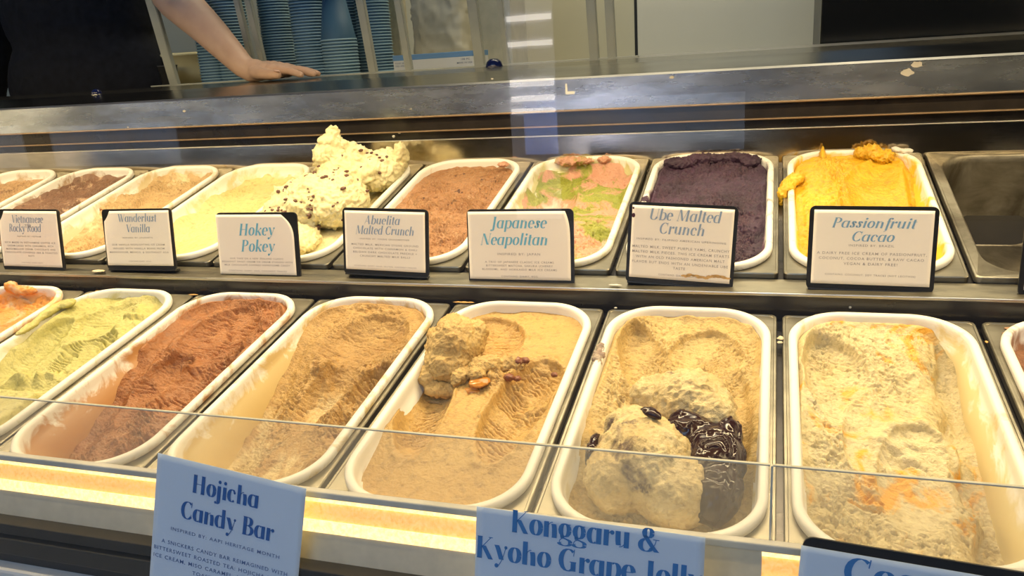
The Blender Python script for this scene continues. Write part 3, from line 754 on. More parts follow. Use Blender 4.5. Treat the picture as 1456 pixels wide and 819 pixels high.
flavour('f', -4, f_roast, cream_mat('roasted_tea_cream', (.40, .225, .065), (.58, .37, .13), 11, (.34, .17, .045), .66, 16, .40, .5, bare=(.66, .50, .25), bare_z=(-.060, -.030)), (.64, .48, .22), 1.35,
        'golden tan ice cream scooped deep in the front tub, bare left wall behind it', 4,
        ('steel collar around the front tub scooped deep', 'white tub of golden tan ice cream scooped deep, fourth front tub from the left'), .001)

def f_choc(u, w):
    h = -.006 - .030 * sm(-w, -.35, .7) - .020 * sm(-u, .15, .9) * sm(-w, -.7, .2)
    h = h + rough(u, w, 301, .004, 42) + crag(u, w, 305, .0045, 90)
    h = scoop(h, u, w, .02, .48, .60, .40, -.001, .024, 8, 311, .0026, 190)
    h = scoop(h, u, w, .35, -.05, .44, .45, -.006, .026, -8, 312, .0022, 200)
    h = scoop(h, u, w, -.42, -.15, .36, .50, -.014, .026, -10, 313, .0018, 190)
    h = h + crag(u, w, 321, .006, 160) * bumpf(u, w, .5, .35, .3, .5)
    h = h + .010 * bumpf(u, w, .15, -.55, .6, .12) * (vn(u * 10, w * 20, 33) + .3)
    return wallfilm(h, u, w, .020, .016, 3)
flavour('f', -5, f_choc, cream_mat('caramel_chocolate_cream', (.30, .105, .026), (.44, .18, .055), 15, (.50, .25, .085), .68, 14, .34, .5, bare=(.52, .30, .15), bare_z=(-.064, -.034)), (.50, .25, .09), 1.3,
        'reddish brown chocolate ice cream in the front tub between pale green and golden tan', 3,
        ('steel collar around the front tub of reddish brown ice cream', 'white tub of reddish brown chocolate ice cream in the front row'))

def f_pistachio(u, w):
    h = -.008 - .022 * sm(-w, -.6, .15) + .012 * sm(-u, .4, .9) * sm(w, -.5, .3)
    h = h - .012 * sm(u, .3, .8) * sm(w, .2, .8)
    h = h + rough(u, w, 201, .0022, 26) + crag(u, w, 205, .0012, 90)
    h = scoop(h, u, w, -.12, .62, .42, .30, .000, .022, -12, 211, .0012, 200)
    h = scoop(h, u, w, .15, .18, .46, .36, -.006, .026, -6, 212, .0028, 230)
    h = scoop(h, u, w, -.6, .05, .26, .55, .004, .030, 0, 213, .0008, 160)
    h = h + .016 * sm(-w, .20, .26) * sm(u, -.75, -.6) * (1 - sm(u, .32, .42)) * (1 - sm(-w, .8, 1.0))
    h = h + .014 * bumpf(u, w, -.25, -.06, .42, .07, 22) * (.5 + vn(u * 12, w * 26, 23))
    h = h + .012 * bumpf(u, w, .32, .70, .3, .10) * vn(u * 16, w * 34, 24)
    return wallfilm(h, u, w, .010, .014, 2)
pisM = cream_mat('pale_green_cream', (.46, .42, .12), (.60, .54, .21), 8, None, .7, 10, .42, .3)
ice = flavour('f', -6, f_pistachio, pisM, (.64, .58, .30), .8,
        'pale green ice cream smeared over the left rim of its front tub', 2,
        ('steel collar around the front tub of pale green ice cream', 'white tub of pale green ice cream in the front row'))
lump('dollop', [((-.080, .100, .010), (.008, .030, .006)), ((-.080, .060, .008), (.007, .022, .004)), ((-.070, .120, .011), (.010, .012, .005))], pisM, ice, .0016, .0016, 80, 25)

def f_orange(u, w):
    h = -.018 - .030 * sm(-w, -.9, .4) + rough(u, w, 101, .004, 26) + crag(u, w, 103, .002, 60)
    h = scoop(h, u, w, .0, .45, .6, .4, -.004, .020, 0, 111, .0010, 120)
    return wallfilm(h, u, w, .022, .020, 1)
orM = cream_mat('orange_sherbet', (.66, .24, .035), (.76, .36, .08), 9, (.66, .48, .30), .62, 10, .3, .2)
ice = flavour('f', -7, f_orange, orM, (.82, .46, .16), 1.5,
        'orange sherbet in the leftmost front tub, smeared over its walls', 1,
        ('steel collar around the leftmost front tub', 'white tub of orange sherbet, leftmost of the front row'))
lump('dollop', [((-.030, .166, .008), (.010, .008, .010)), ((-.014, .168, .002), (.03, .008, .007))], orM, ice, .0016, .002, 90, 12)

# ------------------------------------------------------------------ back row, right to left
def f_passion(u, w):
    h = -.022 + .022 * sm(w, .1, .9) + rough(u, w, 901, .0020, 30)
    h = scoop(h, u, w, .30, .35, .50, .50, .010, .026, -14, 911, .0006, 120, .004)
    h = h + .026 * bumpf(u, w, -.50, .22, .42, .52, 0, 1.6) + crag(u, w, 921, .011, 85) * sm(-u, -.1, .25) + rough(u, w, 925, .004, 110) * sm(-u, -.1, .25)
    h = h - .012 * sm(u, .72, .85)
    return wallfilm(h, u, w, .012, .010, 9)
pasM = cream_mat('passionfruit_sorbet', (.68, .36, .015), (.80, .50, .035), 12, (.80, .36, .01), .70, 20, .3, .3)
ice = flavour('b', -1, f_passion, pasM, (.84, .56, .05), 1.25,
        'bright yellow sorbet spilling over the left rim of its tub in the back row', 9,
        ('steel collar around the tub of yellow sorbet', 'white tub of bright yellow sorbet smeared along its rim'))
lump('dollop', [((-.086, .052, .006), (.010, .018, .009)), ((-.093, .036, .000), (.007, .012, .012)), ((-.076, .066, .010), (.012, .012, .008)), ((-.094, .028, -.012), (.004, .006, .008))], pasM, ice, .0016, .003, 110, 91, 1)
lump('dollop', [((.026, .158, .010), (.014, .012, .012)), ((.040, .150, .006), (.016, .014, .010)), ((.014, .162, .006), (.012, .010, .010))], pasM, ice, .0015, .0042, 130, 92, 1.2)
lump('dollop', [((-.038, .156, .004), (.005, .016, .010)), ((-.038, .164, .012), (.003, .004, .007))], pasM, ice, .0014, .002, 130, 94, 1.2)
lump('white_crumb', [((.070, .158, .010), (.010, .005, .004)), ((.058, .164, .010), (.006, .005, .004))], plain('frost_crumb', (.7, .66, .6), .5), ice, .0014, .002, 150, 93, 1)

def f_ube(u, w):
    h = -.004 - .018 * sm(-w, -.2, .9) + .006 * bumpf(u, w, .1, .35, .8, .5) + rough(u, w, 1001, .005, 40) + crag(u, w, 1005, .006, 85) + rough(u, w, 1009, .002, 200)
    return wallfilm(h, u, w, .016, .014, 10)
ubeM = cream_mat('purple_yam_cream', (.028, .012, .030), (.085, .036, .078), 12, None, .7, 10, .5, .5)
ice = flavour('b', -2, f_ube, ubeM, (.13, .06, .11), 1.15,
        'dark purple ice cream heaped rough in its tub in the back row', 10,
        ('steel collar around the tub of dark purple ice cream', 'white tub of dark purple ice cream'))
lump('dollop', [((-.082, .01, .004), (.006, .014, .005))], ubeM, ice, .0014, .002, 110, 101, 1)
lump('ridge', [((-.050, .148, .002), (.026, .012, .009)), ((-.015, .162, .002), (.034, .010, .010)), ((.025, .162, .002), (.034, .010, .010)), ((.054, .150, .002), (.016, .014, .009))], ubeM, ice, .0016, .0036, 130, 102, 1)

def f_neapolitan(u, w):
    h = -.022 - .010 * sm(-w, -.2, .9) + .016 * bumpf(u, w, .3, .1, .5, .6) + rough(u, w, 1101, .006, 36) + crag(u, w, 1105, .006, 70)
    h = scoop(h, u, w, -.35, .25, .40, .55, -.004, .030, 8, 1111, .0014, 150)
    return wallfilm(h, u, w, .022, .016, 11)
neoM = cream_mat('matcha_and_cherry_cream', (.36, .36, .06), (.26, .30, .03), 26, (.64, .34, .23), .50, 17, .42, .45, bare=(.66, .62, .52), bare_z=(-.040, -.012))
ice = flavour('b', -3, f_neapolitan, neoM, (.60, .56, .28), 1.3,
        'green and pink marbled ice cream clinging to its tub in the back row', 11,
        ('steel collar around the tub of green and pink ice cream', 'white tub of green and pink marbled ice cream'))
lump('dollop', [((-.036, .162, .004), (.022, .008, .008)), ((-.012, .165, .003), (.018, .007, .007))], neoM, ice, .0015, .0036, 150, 112, 1)
lump('dollop', [((.024, .167, .004), (.012, .005, .006))], neoM, ice, .0014, .003, 150, 113, 1)

def f_abuelita(u, w):
    h = -.001 - .010 * sm(-w, .0, .9) + rough(u, w, 1201, .003, 40) + crag(u, w, 1205, .005, 90) + rough(u, w, 1210, .002, 200)
    h = h - .004 * sm(w, .5, .8)
    return wallfilm(h, u, w, .003, .008, 12)
abM = cream_mat('cinnamon_chocolate_cream', (.32, .145, .06), (.47, .25, .12), 14, (.60, .40, .24), .68, 24, .4, .5, fleck=(.10, .04, .025), fleck_scale=55, fleck_at=.655)
ice = flavour('b', -4, f_abuelita, abM, (.56, .36, .20), .4,
        'light cinnamon brown ice cream filling its tub to the rim in the back row', 12,
        ('steel collar around the tub of cinnamon brown ice cream', 'white tub of light cinnamon brown ice cream'))
lump('green_smear', [((.052, .150, .006), (.010, .006, .004))], neoM, ice, .0012, .002, 150, 121, 1)

def f_hokey(u, w):
    h = -.016 - .012 * sm(-w, -.1, .8) + rough(u, w, 1301, .003, 30) + .008 * bumpf(u, w, .3, -.45, .5, .2)
    return wallfilm(h, u, w, .008, .012, 13)
hokM = cream_mat('butter_cream', (.74, .65, .36), (.82, .75, .48), 10, None, .7, 10, .38, .25)
ice = flavour('b', -5, f_hokey, hokM, (.78, .70, .42), .5,
        'pale yellow ice cream with chocolate chips heaped high above its tub', 13,
        ('steel collar around the tub with the heaped ice cream', 'white tub under the high heap of pale yellow ice cream'))
HK = ice
mound = lump('heap', [((0, -.005, .016), (.070, .062, .042)), ((.034, -.022, .020), (.048, .050, .036)), ((-.042, -.030, .006), (.044, .045, .030)), ((-.060, .012, .012), (.036, .046, .028)), ((-.070, -.030, .004), (.026, .034, .020)), ((-.020, -.090, -.010), (.055, .042, .018)),
              ((.000, .085, .026), (.046, .052, .036)), ((.040, .104, .018), (.042, .052, .030)), ((-.024, .082, .048), (.032, .024, .028)), ((-.016, .088, .066), (.023, .014, .026), (0, 14, 0)), ((-.013, .092, .087), (.012, .008, .014), (0, 10, 0)),
              ((.018, .096, .054), (.032, .014, .012), (0, 22, 0)), ((.074, .132, .030), (.010, .018, .024), (0, 8, 0)), ((.050, .138, .026), (.030, .014, .016)), ((.030, .060, .030), (.034, .020, .018), (0, 10, 10))],
              hokM, ice, .0018, .0066, 38, 131, 1.25)
# chocolate chips pressed into the heap : sampled on its surface
chM = plain('chocolate_chip', (.13, .055, .038), .4, 0, .3, 150)
random.seed(11)
vv = mound.data.vertices; nv = len(vv); chips = bmesh.new(); cnt = 0
clusters = [(-.05, -.02), (-.015, .0), (.02, -.02), (-.06, .03), (.055, .09), (.0, -.045), (-.045, -.06), (.01, -.06), (-.035, .045), (.03, .0)]
while cnt < 105:
    v = vv[random.randrange(nv)]
    if v.normal.z < -.1: continue
    near = min(math.hypot(v.co.x - a_, v.co.y - b_) for a_, b_ in clusters)
    if v.co.z > .065 or random.random() > .03 + .9 * math.exp(-(near / .009) ** 2): continue
    r = random.uniform(.0014, .0042)
    bmesh.ops.create_icosphere(chips, subdivisions=1, radius=r, matrix=Matrix.Translation(v.co + v.normal * r * .15) @ Matrix.Rotation(random.random() * 6, 4, 'Z') @ Matrix.Diagonal((1.3, .9, .7, 1)))
    cnt += 1
tag(obj('chocolate_chips', chips, chM, ice), kind='stuff')

def f_vanilla(u, w):
    h = -.020 - .010 * sm(-w, .0, .9) + rough(u, w, 1401, .003, 26)
    h = scoop(h, u, w, .2, .1, .55, .6, -.008, .016, 0, 1411, .0005, 100)
    h = h + crag(u, w, 1421, .004, 60) * sm(-u, .2, .6)
    return wallfilm(h, u, w, .014, .018, 14)
flavour('b', -6, f_vanilla, cream_mat('vanilla_cream', (.66, .55, .22), (.76, .65, .32), 8, None, .7, 10, .42, .2), (.72, .63, .36), .9,
        'smooth pale yellow ice cream in the back tub left of the heaped one', 14,
        ('steel collar around the back tub left of the heaped one', 'white tub of smooth pale yellow ice cream, left of the heaped tub'))

def f_tan(u, w):
    h = -.016 - .016 * sm(-w, -.2, .9) + rough(u, w, 1501, .006, 38) + crag(u, w, 1505, .006, 70)
    h = scoop(h, u, w, -.2, -.1, .5, .3, -.010, .024, 0, 1511, .001, 100)
    return wallfilm(h, u, w, .014, .014, 15)
flavour('b', -7, f_tan, cream_mat('toffee_cream', (.48, .30, .13), (.66, .47, .24), 12, (.72, .60, .36), .60, 12, .42, .4, fleck=(.26, .10, .04), fleck_scale=50, fleck_at=.70), (.66, .54, .32), 1.1,
        'tan ice cream with toffee coloured crumbs, third back tub from the left', 15,
        ('steel collar around the third back tub from the left', 'white tub of tan ice cream, third from the left in the back row'))

def f_rocky(u, w):
    h = -.010 - .012 * sm(-w, -.2, .9) + rough(u, w, 1601, .006, 38) + crag(u, w, 1605, .006, 70)
    return wallfilm(h, u, w, .010, .014, 16)
flavour('b', -8, f_rocky, cream_mat('coffee_chocolate_cream', (.17, .085, .052), (.27, .145, .09), 12, (.48, .32, .21), .60, 26, .42, .4), (.42, .28, .18), .9,
        'dark brown ice cream with pale flecks, second back tub from the left', 16,
        ('steel collar around the second back tub from the left', 'white tub of dark brown ice cream, second from the left in the back row'))

def f_left(u, w):
    h = -.014 - .012 * sm(-w, -.2, .9) + rough(u, w, 1701, .007, 34) + crag(u, w, 1705, .005, 60)
    return wallfilm(h, u, w, .008, .014, 17)
flavour('b', -9, f_left, cream_mat('fudge_ripple_cream', (.42, .25, .12), (.56, .36, .19), 12, (.17, .075, .04), .62, 14, .42, .4), (.50, .36, .22), .8,
        'light brown ice cream with dark ripples in the leftmost back tub', 17,
        ('steel collar around the leftmost back tub', 'white tub of light brown ice cream, leftmost of the back row'))

for row_, k_, m_, sm_, sd_ in (('f', -8, carM, (.66, .47, .22), 18), ('f', -9, pisM, (.64, .58, .30), 19), ('b', -10, abM, (.56, .36, .20), 20), ('b', -11, hokM, (.78, .70, .42), 21)):
    wh_ = ('front' if row_ == 'f' else 'back') + ' row, ' + ('just' if k_ in (-8, -10) else 'two tubs') + ' beyond the left edge'
    flavour(row_, k_, lambda u, w: -.014 + rough(u, w, 1800 + sd_, .005, 38) + crag(u, w, 1900 + sd_, .005, 70), m_, sm_, .6, 'ice cream in the ' + wh_, sd_, ('steel collar in the ' + wh_, 'white tub in the ' + wh_), dens=.0016)

# the empty deep steel pan at the right of the back row
pm, pt_, pb = nodes('frosted_pan'); v_ = coords(pt_)
pb.inputs['Metallic'].default_value = .85
pt_.links.new(ramp(pt_, noise(pt_, v_, 14, 6, .65, .5), [(.35, (.13, .11, .08)), (.68, (.40, .37, .30))]), pb.inputs['Base Color'])
rg = pt_.nodes.new('ShaderNodeMapRange'); rg.inputs['To Min'].default_value = .25; rg.inputs['To Max'].default_value = .6
pt_.links.new(noise(pt_, v_, 40, 4), rg.inputs[0]); pt_.links.new(rg.outputs[0], pb.inputs['Roughness'])
prof = [(.0923, .1775, .006, -.007), (.0923, .1775, .006, -.0005), (.0915, .1767, .006, .0006), (.0895, .1747, .006, .0006), (.0890, .1742, .006, 0)]
rings = [[(x, y, z) for x, y in rr(hw, hl, r, 10)] for hw, hl, r, z in prof]
for o_, z in ((.002, .0), (.004, -.002), (.006, -.010), (.009, -.060), (.013, -.120), (.022, -.130)):
    rings.append([(x, y, z) for x, y in rr(.082 - o_, .168 - o_, .045 - o_ * .6, 10)])
bm = loft(rings, cap_end=True); bmesh.ops.recalc_face_normals(bm, faces=bm.faces)
me = bpy.data.meshes.new('steel_pan'); bm.to_mesh(me); bm.free(); me.materials.append(pm)
for f in me.polygons: f.use_smooth = f.area < .0008
tag(put('steel_pan', me, None, 'b', .5 * P, 0, 0, False), 'empty deep stainless pan with frosted walls, right end of the back row', 'pan')
tag(put('steel_pan', me, None, 'b', 1.5 * P, 0, 0, False), 'steel pan beyond the right edge, beside the empty frosted one', 'pan')

# ------------------------------------------------------------------ crumbs dropped on the steel
crM = {'o': plain('orange_crumb', (.62, .34, .10), .5), 'p': plain('pale_crumb', (.72, .62, .42), .5), 'b': plain('brown_crumb', (.42, .22, .12), .5), 'w': plain('white_drip', (.62, .60, .54), .4)}
def crumb(p, r, c, label, flat=.6, sx=1.3):
    me = displace(remesh((lambda b_: (ball(b_, (0, 0, 0), (r * sx, r, r * flat), sub=2), b_)[1])(bmesh.new()), r * .3), r * .3, 1 / r / 2, int(p.x * 1e4) % 999, 1, 1)
    o = obj('crumb', me, crM[c], None, True, p); tag(o, label, 'crumb', 'crumbs spilled on the steel'); return o
for (x, v, r, c, lb, sx) in [(-.1895, .060, .0042, 'p', 'pale crumb between the two rightmost wide front tubs', 1),
                         (-.1905, .068, .0030, 'p', 'small pale crumb just in front of the paler crumb by the right tubs', 1),
                         (.0245, .022, .0035, 'b', 'brown crumb by the right front tub, nearer the riser', 1),
                         (.0200, .032, .0036, 'b', 'brown crumb by the right front tub, farther from the riser', 1),
                         (.0, .050, .0032, 'o', 'orange crumb in the gap by the right front tub', .8),
                         (-.558, .006, .0022, 'o', 'orange smear behind the gap left of the scoop tub', 7),
                         (-.954, .010, .0020, 'o', 'orange dab behind the reddish brown tub', 4),
                         (-1.117, .009, .0020, 'o', 'orange dab behind the gap of the two leftmost front tubs', 4),
                         (-.370, .007, .0016, 'w', 'white drop behind the gap beside the grape jelly tub', 1.3)]:
    o = crumb(front(x, v, .0008), r, c, lb, .5, sx)
for (px, py, r, c, lb, sx) in [(1209, 437, .0016, 'w', 'white drop on the dark riser above the orange streaked tub', 1), (987, 417, .0014, 'w', 'white drip under the ledge lip below the purple tub', .8)]:
    crumb(at(px, py, -.0005), r, c, lb, 1, sx)
for (px, py, r, c, lb, sx) in [(560, 194, .0030, 'w', 'white crumb stuck on the dark channel above the heap', .8), (568, 189, .0014, 'w', 'tiny white crumb on the dark channel right of a larger one', 2)]:
    crumb(at(px, py, YE - .001), r, c, lb, 1, sx)
for (px, py, r, c, lb, sx) in [(140, 385, .0060, 'p', 'dried pale puddle on the ledge between the two leftmost cards', 2.0), (875, 405, .0022, 'w', 'white spill on the ledge left of the purple tub card', 4)]:
    crumb(at(px, py, .004), r, c, lb, .15, sx)

# ------------------------------------------------------------------ flavour cards
def ink(name, c): 
    if name not in M: M[name] = plain(name, c, .8, 0, .03)
    return M[name]
ink('ink_slate', (.28, .37, .52)); ink('ink_sky', (.16, .46, .66)); ink('ink_mid', (.20, .37, .56)); ink('ink_royal', (.02, .12, .40)); ink('ink_azure', (.04, .20, .52))
def mesh_from(V, Fc, name):
    me = bpy.data.meshes.new(name); me.from_pydata(V, [], Fc); me.update(); return me
def card(name, label, tl, tr, bl, titles, lines, mats, slant=12, curl=(0, 0), board=True, board_m=.004, stand=True, corner=0, group='flavour cards on the ledge', extra_bottom=.007, shift=(0, 0)):
    """a card on a black board : corners in space, its titles and its small lines in the card's own plane.
    local frame : x right, y up, z towards the reader, origin in the middle of the card's lower edge"""
    X = (tr - tl); W = X.length; X.normalize(); U = tl - bl; Hh = U.length; U = (U - X * U.dot(X)).normalized(); Z = X.cross(U)
    o0 = bl + X * (W / 2)
    root = empty(name, o0); mt = Matrix((X, U, Z)).transposed().to_4x4(); mt.translation = o0; root.matrix_world = mt
    tag(root, label, 'sign', group)
    def warp(x, y):
        z = .0012
        a = max(0, (x / W * 2 - .45) / .55) * max(0, (y / Hh - .45) / .55); b_ = max(0, (-x / W * 2 - .45) / .55) * max(0, (y / Hh - .45) / .55)
        return z + curl[1] * a ** 1.5 + curl[0] * b_ ** 1.5
    n, mm = 28, 20; vs = []; fs = []
    for j in range(mm + 1):
        for i in range(n + 1):
            x = (i / n - .5) * W; y = j / mm * Hh
            if corner and x > 0:                                   # the worn, rounded upper right corner
                lim = W / 2 - corner * max(0, (y / Hh - .55) / .45) ** 3
                x = min(x, lim * (x / (W / 2)) if False else x * lim / (W / 2))
            vs.append((x, y, warp(x, y)))
    for j in range(mm):
        for i in range(n):
            k = j * (n + 1) + i; fs.append((k, k + 1, k + n + 2, k + n + 1))
    pc = obj('paper_card', mesh_from(vs, fs, 'paper_card'), mats[0], root, True)
    sol = pc.modifiers.new('thick', 'SOLIDIFY'); sol.thickness = .0004; sol.offset = -1
    if board:
        bw, bh = W / 2 + board_m, Hh + board_m * .9
        pts = rr(bw, (bh + extra_bottom) / 2, .006, 5)
        yc = (bh - extra_bottom) / 2
        bm = loft([[(x + shift[0], y + yc + shift[1], -.0026) for x, y in pts], [(x + shift[0], y + yc + shift[1], -.0004) for x, y in pts]], None, True, True)
        bmesh.ops.recalc_face_normals(bm, faces=bm.faces)
        obj('backing_board', bm, M['black'], root)
        if stand:
            obj('foot', bx(-bw + .002, bw - .002, -extra_bottom - .0005, -extra_bottom + .0015, -.010, .001, .0005), M['black'], root)
    def lay(V, Fc, nm, mat):
        # keep the lettering on the curled paper
        V = [(x, y, warp(x, y) + .00035) for x, y, z in V]
        obj(nm, mesh_from(V, Fc, nm), mat, root)
    TV, TFc = [], []
    for (txt, yfrac, size, xoff, sx) in titles:
        V, Fc, wd = lettering(txt, size * Hh, slant, sx=sx, fat=mats[3] if len(mats) > 3 else .125)
        b0 = len(TV); TV += [(x - wd / 2 + xoff * W, y + yfrac * Hh, 0) for x, y, z in V]; TFc += [[i + b0 for i in f] for f in Fc]
    lay(TV, TFc, 'title_lettering', mats[1])
    TV, TFc = [], []
    for (txt, yfrac, size, wfrac) in lines:
        V, Fc = small_text(txt, size * Hh)
        if not V: continue
        wd = max(v[0] for v in V) - min(v[0] for v in V); k = wfrac * W / wd; k = min(k, 1.6); cx = (max(v[0] for v in V) + min(v[0] for v in V)) / 2
        b0 = len(TV); TV += [((x - cx) * k, y + yfrac * Hh, 0) for x, y, z in V]; TFc += [[i + b0 for i in f] for f in Fc]
    lay(TV, TFc, 'small_lettering', mats[2])
    return root
YC = .010
def c3(tl, tr, bl, y=YC, back_=.010): return at(*tl, y + back_), at(*tr, y + back_), at(*bl, y)
PI_, D = M['paper_in'], M['ink_dim']
card('flavor_card', 'white card reading Vietnamese Rocky Road, leftmost on the ledge', *c3((4, 300.5), (88, 301), (7, 377.5)),
     [('Vietnamese', .79, .195, .0, .80), ('Rocky Road', .63, .195, -.06, .80)],
     [('TM', .70, .09, .10), ('INSPIRED BY: VIETNAM', .535, .035, .40), ('RICH MADE IN VIETNAMESE COFFEE ICE', .42, .045, .86), ('CREAM LACED WITH CINNAMON, RICH', .36, .045, .78), ('MARSHMALLOW CREAM, CHOCOLATE AND', .30, .045, .84), ('CHOCOLATE COVERED SEA & TOASTED', .24, .045, .90), ('NUTS', .18, .045, .1), ('CONTAINS: DAIRY, NUTS', .06, .03, .36)],
     (PI_, M['ink_slate'], D), 10, (-.003, 0), True, .003)
card('flavor_card', 'white card reading Wanderlust Vanilla, second from the left on the ledge', *c3((151, 300.5), (245, 299), (155, 377)),
     [('Wanderlust', .80, .20, .02, .92), ('Vanilla', .61, .20, .02, .92)],
     [('INSPIRED BY: JOURNEYS', .50, .035, .46), ('OUR VANILLA HIGHLIGHTING ICE CREAM', .37, .045, .80), ('INFUSED WITH VANILLA BEANS FROM', .30, .045, .78), ('MADAGASCAR, MEXICO, & SOUTHEAST ASIA', .23, .045, .90), ('CONTAINS DAIRY, EGGS', .07, .03, .34)],
     (PI_, M['ink_slate'], D), 8, (-.003, 0), True, .003)
card('flavor_card', 'white card with a torn corner reading Hokey Pokey in bright blue', *c3((312.5, 305.5), (422, 305), (314.5, 389)),
     [('Hokey', .655, .27, .02, 1.0), ('Pokey', .385, .27, .02, 1.0)],
     [('OUR TAKE ON A NEW ZEALAND CLASSIC', .255, .04, .70), ('BREAKFAST SWEET CREAM ICE CREAM STUDDED WITH', .20, .04, .92), ('MILK CHOCOLATE COVERED HONEYCOMB CANDY', .145, .04, .86), ('CONTAINS: DAIRY, EGG, COCONUT TRACES', .05, .035, .76)],
     (PI_, M['ink_sky'], D, .13), 12, (0, -.0006), True, .003, True, .018, shift=(.0025, 0))
card('flavor_card', 'white card reading Abuelita Malted Crunch, below the cinnamon brown tub', *c3((490, 299), (604, 302), (493, 382)),
     [('Abuelita', .78, .20, -.03, .95), ('Malted Crunch', .61, .20, .0, .88)],
     [('INSPIRED BY: YOUNG GRANDMOTHER', .52, .035, .62), ('MALTED MILK, MEXICAN STONE GROUND', .42, .045, .84), ('CHOCOLATE WITH CINNAMON & CHILI', .355, .045, .80), ('BELGIAN DARK CHOCOLATE FRECKLE +', .29, .045, .80), ('CRUNCHY MALTED MILK BALLS', .225, .045, .63), ('CONTAINS: DAIRY, EGGS, GLUTEN, COCONUT TRACES', .06, .03, .78)],
     (PI_, M['ink_slate'], D), 12, (0, 0))
card('flavor_card', 'white card reading Japanese Neapolitan in bright blue', *c3((664, 301), (809, 300), (669, 396)),
     [('Japanese', .755, .235, .0, .98), ('Neapolitan', .51, .235, -.05, .98)],
     [('INSPIRED BY: JAPAN', .36, .05, .42), ('A TRIO OF JAPANESE CLASSIC ICE CREAMS', .245, .042, .68), ('BITTERSWEET MATCHA, SAKURA (CHERRY', .19, .042, .66), ('BLOSSOM), AND HOKKAIDO MILK ICE CREAMS', .135, .042, .74), ('CONTAINS: DAIRY, EGG', .035, .038, .36)],
     (PI_, M['ink_sky'], D, .13), 12, (0, -.0006), True, .003, True, .006, shift=(.001, 0))
card('flavor_card', 'stained white card reading Ube Malted Crunch, below the dark purple tub', *c3((897, 291), (1042, 298), (894.5, 393)),
     [('Ube Malted', .81, .215, .02, .95), ('Crunch', .625, .215, .0, .95)],
     [('INSPIRED BY: FILIPINO AMERICAN UPBRINGING', .53, .038, .88), ('MALTED MILK, SWEET PURPLE YAMS, CRUNCHY', .42, .05, .96), ('MALTED MILK PIECES. THIS ICE CREAM STARTS', .35, .05, .96), ('WITH AN OLD FASHIONED AMERICAN MALT', .28, .05, .88), ('FLAVOR BUT ENDS WITH AN UNDENIABLE UBE', .21, .05, .95), ('TASTE', .145, .05, .12), ('CONTAINS: DAIRY, GLUTEN', .05, .035, .40)],
     (PI_, M['ink_slate'], D), 10, (0, 0))
ub = bpy.data.objects[[o.name for o in bpy.data.objects if o.get('label', '').startswith('stained white')][0]]
stM = plain('ochre_stain', (.62, .38, .14), .5, 0, .3, 300); stM2 = plain('purple_spot', (.07, .02, .04), .4)
random.seed(5)
V, Fc = [], []
for i in range(9):
    cx = .008 + i * .0055; cy = .0055 + .0012 * sin(i * 1.3) + i * .0002; b0 = len(V)
    for k in range(12): a_ = 2 * pi * k / 12; V.append((cx + .0055 * cos(a_) * random.uniform(.7, 1.2), cy + .0016 * sin(a_) * random.uniform(.5, 1.3), .00165))
    Fc.append(list(range(b0, b0 + 12)))
obj('stain', mesh_from(V, Fc, 'stain'), stM, ub)
for (sx_, sy_, sr) in ((-.0545, .0712, .0022), (-.0550, .0795, .0012)):
    obj('spot', mesh_from([(sx_ + sr * cos(k) * .9, sy_ + sr * sin(k) * 1.2, .0017) for k in [2 * pi * i / 12 for i in range(12)]], [list(range(12))], 'spot'), stM2, ub)
card('flavor_card', 'white card reading Passionfruit Cacao, below the yellow sorbet', *c3((1152, 298), (1323, 300), (1152.5, 402)),
     [('Passionfruit', .765, .185, .0, 1.15), ('Cacao', .585, .185, .0, 1.15)],
     [('INSPIRED BY: BRAZIL', .515, .042, .38), ('A DAIRY FREE ICE CREAM OF PASSIONFRUIT,', .405, .05, .92), ('COCONUT, COCOA BUTTER, & RAW CACAO', .335, .05, .88), ('VEGAN & DAIRY FREE!', .265, .05, .45), ('CONTAINS: COCONUT, SOY TRACES (NOT LECITHIN)', .12, .035, .76)],
     (PI_, M['ink_mid'], D, .12), 14, (0, 0), True, .0045)
card('flavor_card', 'card cut off by the right edge, below the empty steel pan', *c3((1453, 302), (1640, 306), (1455, 412)),
     [], [('CONTAINS: MILK', .1, .035, .3)], (PI_, M['ink_mid'], D), 12, (0, 0), True, .0045)

# sheets hanging at the front rail
PO, ny = M['paper_out'], M['ink_navy']
M['paper_ink'] = ink('ink_blue_heading', (.02, .12, .40))
yh = yl - .030
card('flavor_card', 'blue lit sheet reading Hojicha Candy Bar, leaning on the front rail', at(205, 640, yh + .012), at(413, 690, yh + .012), at(213.5, 829, yh - .012),
     [('Hojicha', .775, .185, -.02, .95), ('Candy Bar', .565, .185, .005, .95)],
     [('INSPIRED BY: AAPI HERITAGE MONTH', .455, .036, .74), ('A SNICKERS CANDY BAR REIMAGINED WITH', .345, .040, .86), ('BITTERSWEET ROASTED TEA: HOJICHA-NOUGAT', .285, .040, .96), ('ICE CREAM, MISO CARAMEL, MILK CHOCOLATE,', .225, .040, .96), ('TOASTED PEANUTS.', .165, .040, .40), ('CONTAINS: DAIRY, SOY', .075, .038, .50), ('COCONUT', .02, .038, .2)],
     (PO, M['ink_royal'], ny, .16), 1, (0, 0), False, .004, False, 0, 'sheets hanging on the front rail')
yk = yl - .048
card('flavor_card', 'blue lit sheet reading Konggaru & Kyoho Grape Jelly on the front rail', at(665, 718, yk), at(987, 762, yk), at(674, 890, yk - .02),
     [('Konggaru &', .835, .25, -.01, .95), ('Kyoho Grape Jelly', .585, .25, .0, .97)],
     [('INSPIRED BY: KOREA & JAPAN', .40, .05, .6), ('ROASTED SOYBEAN ICE CREAM WITH', .25, .045, .86), ('GRAPE JELLY', .18, .045, .4)],
     (PO, M['ink_azure'], ny, .165), 1, (0, 0), False, .004, False, 0, 'sheets hanging on the front rail')
yc = yl - .030
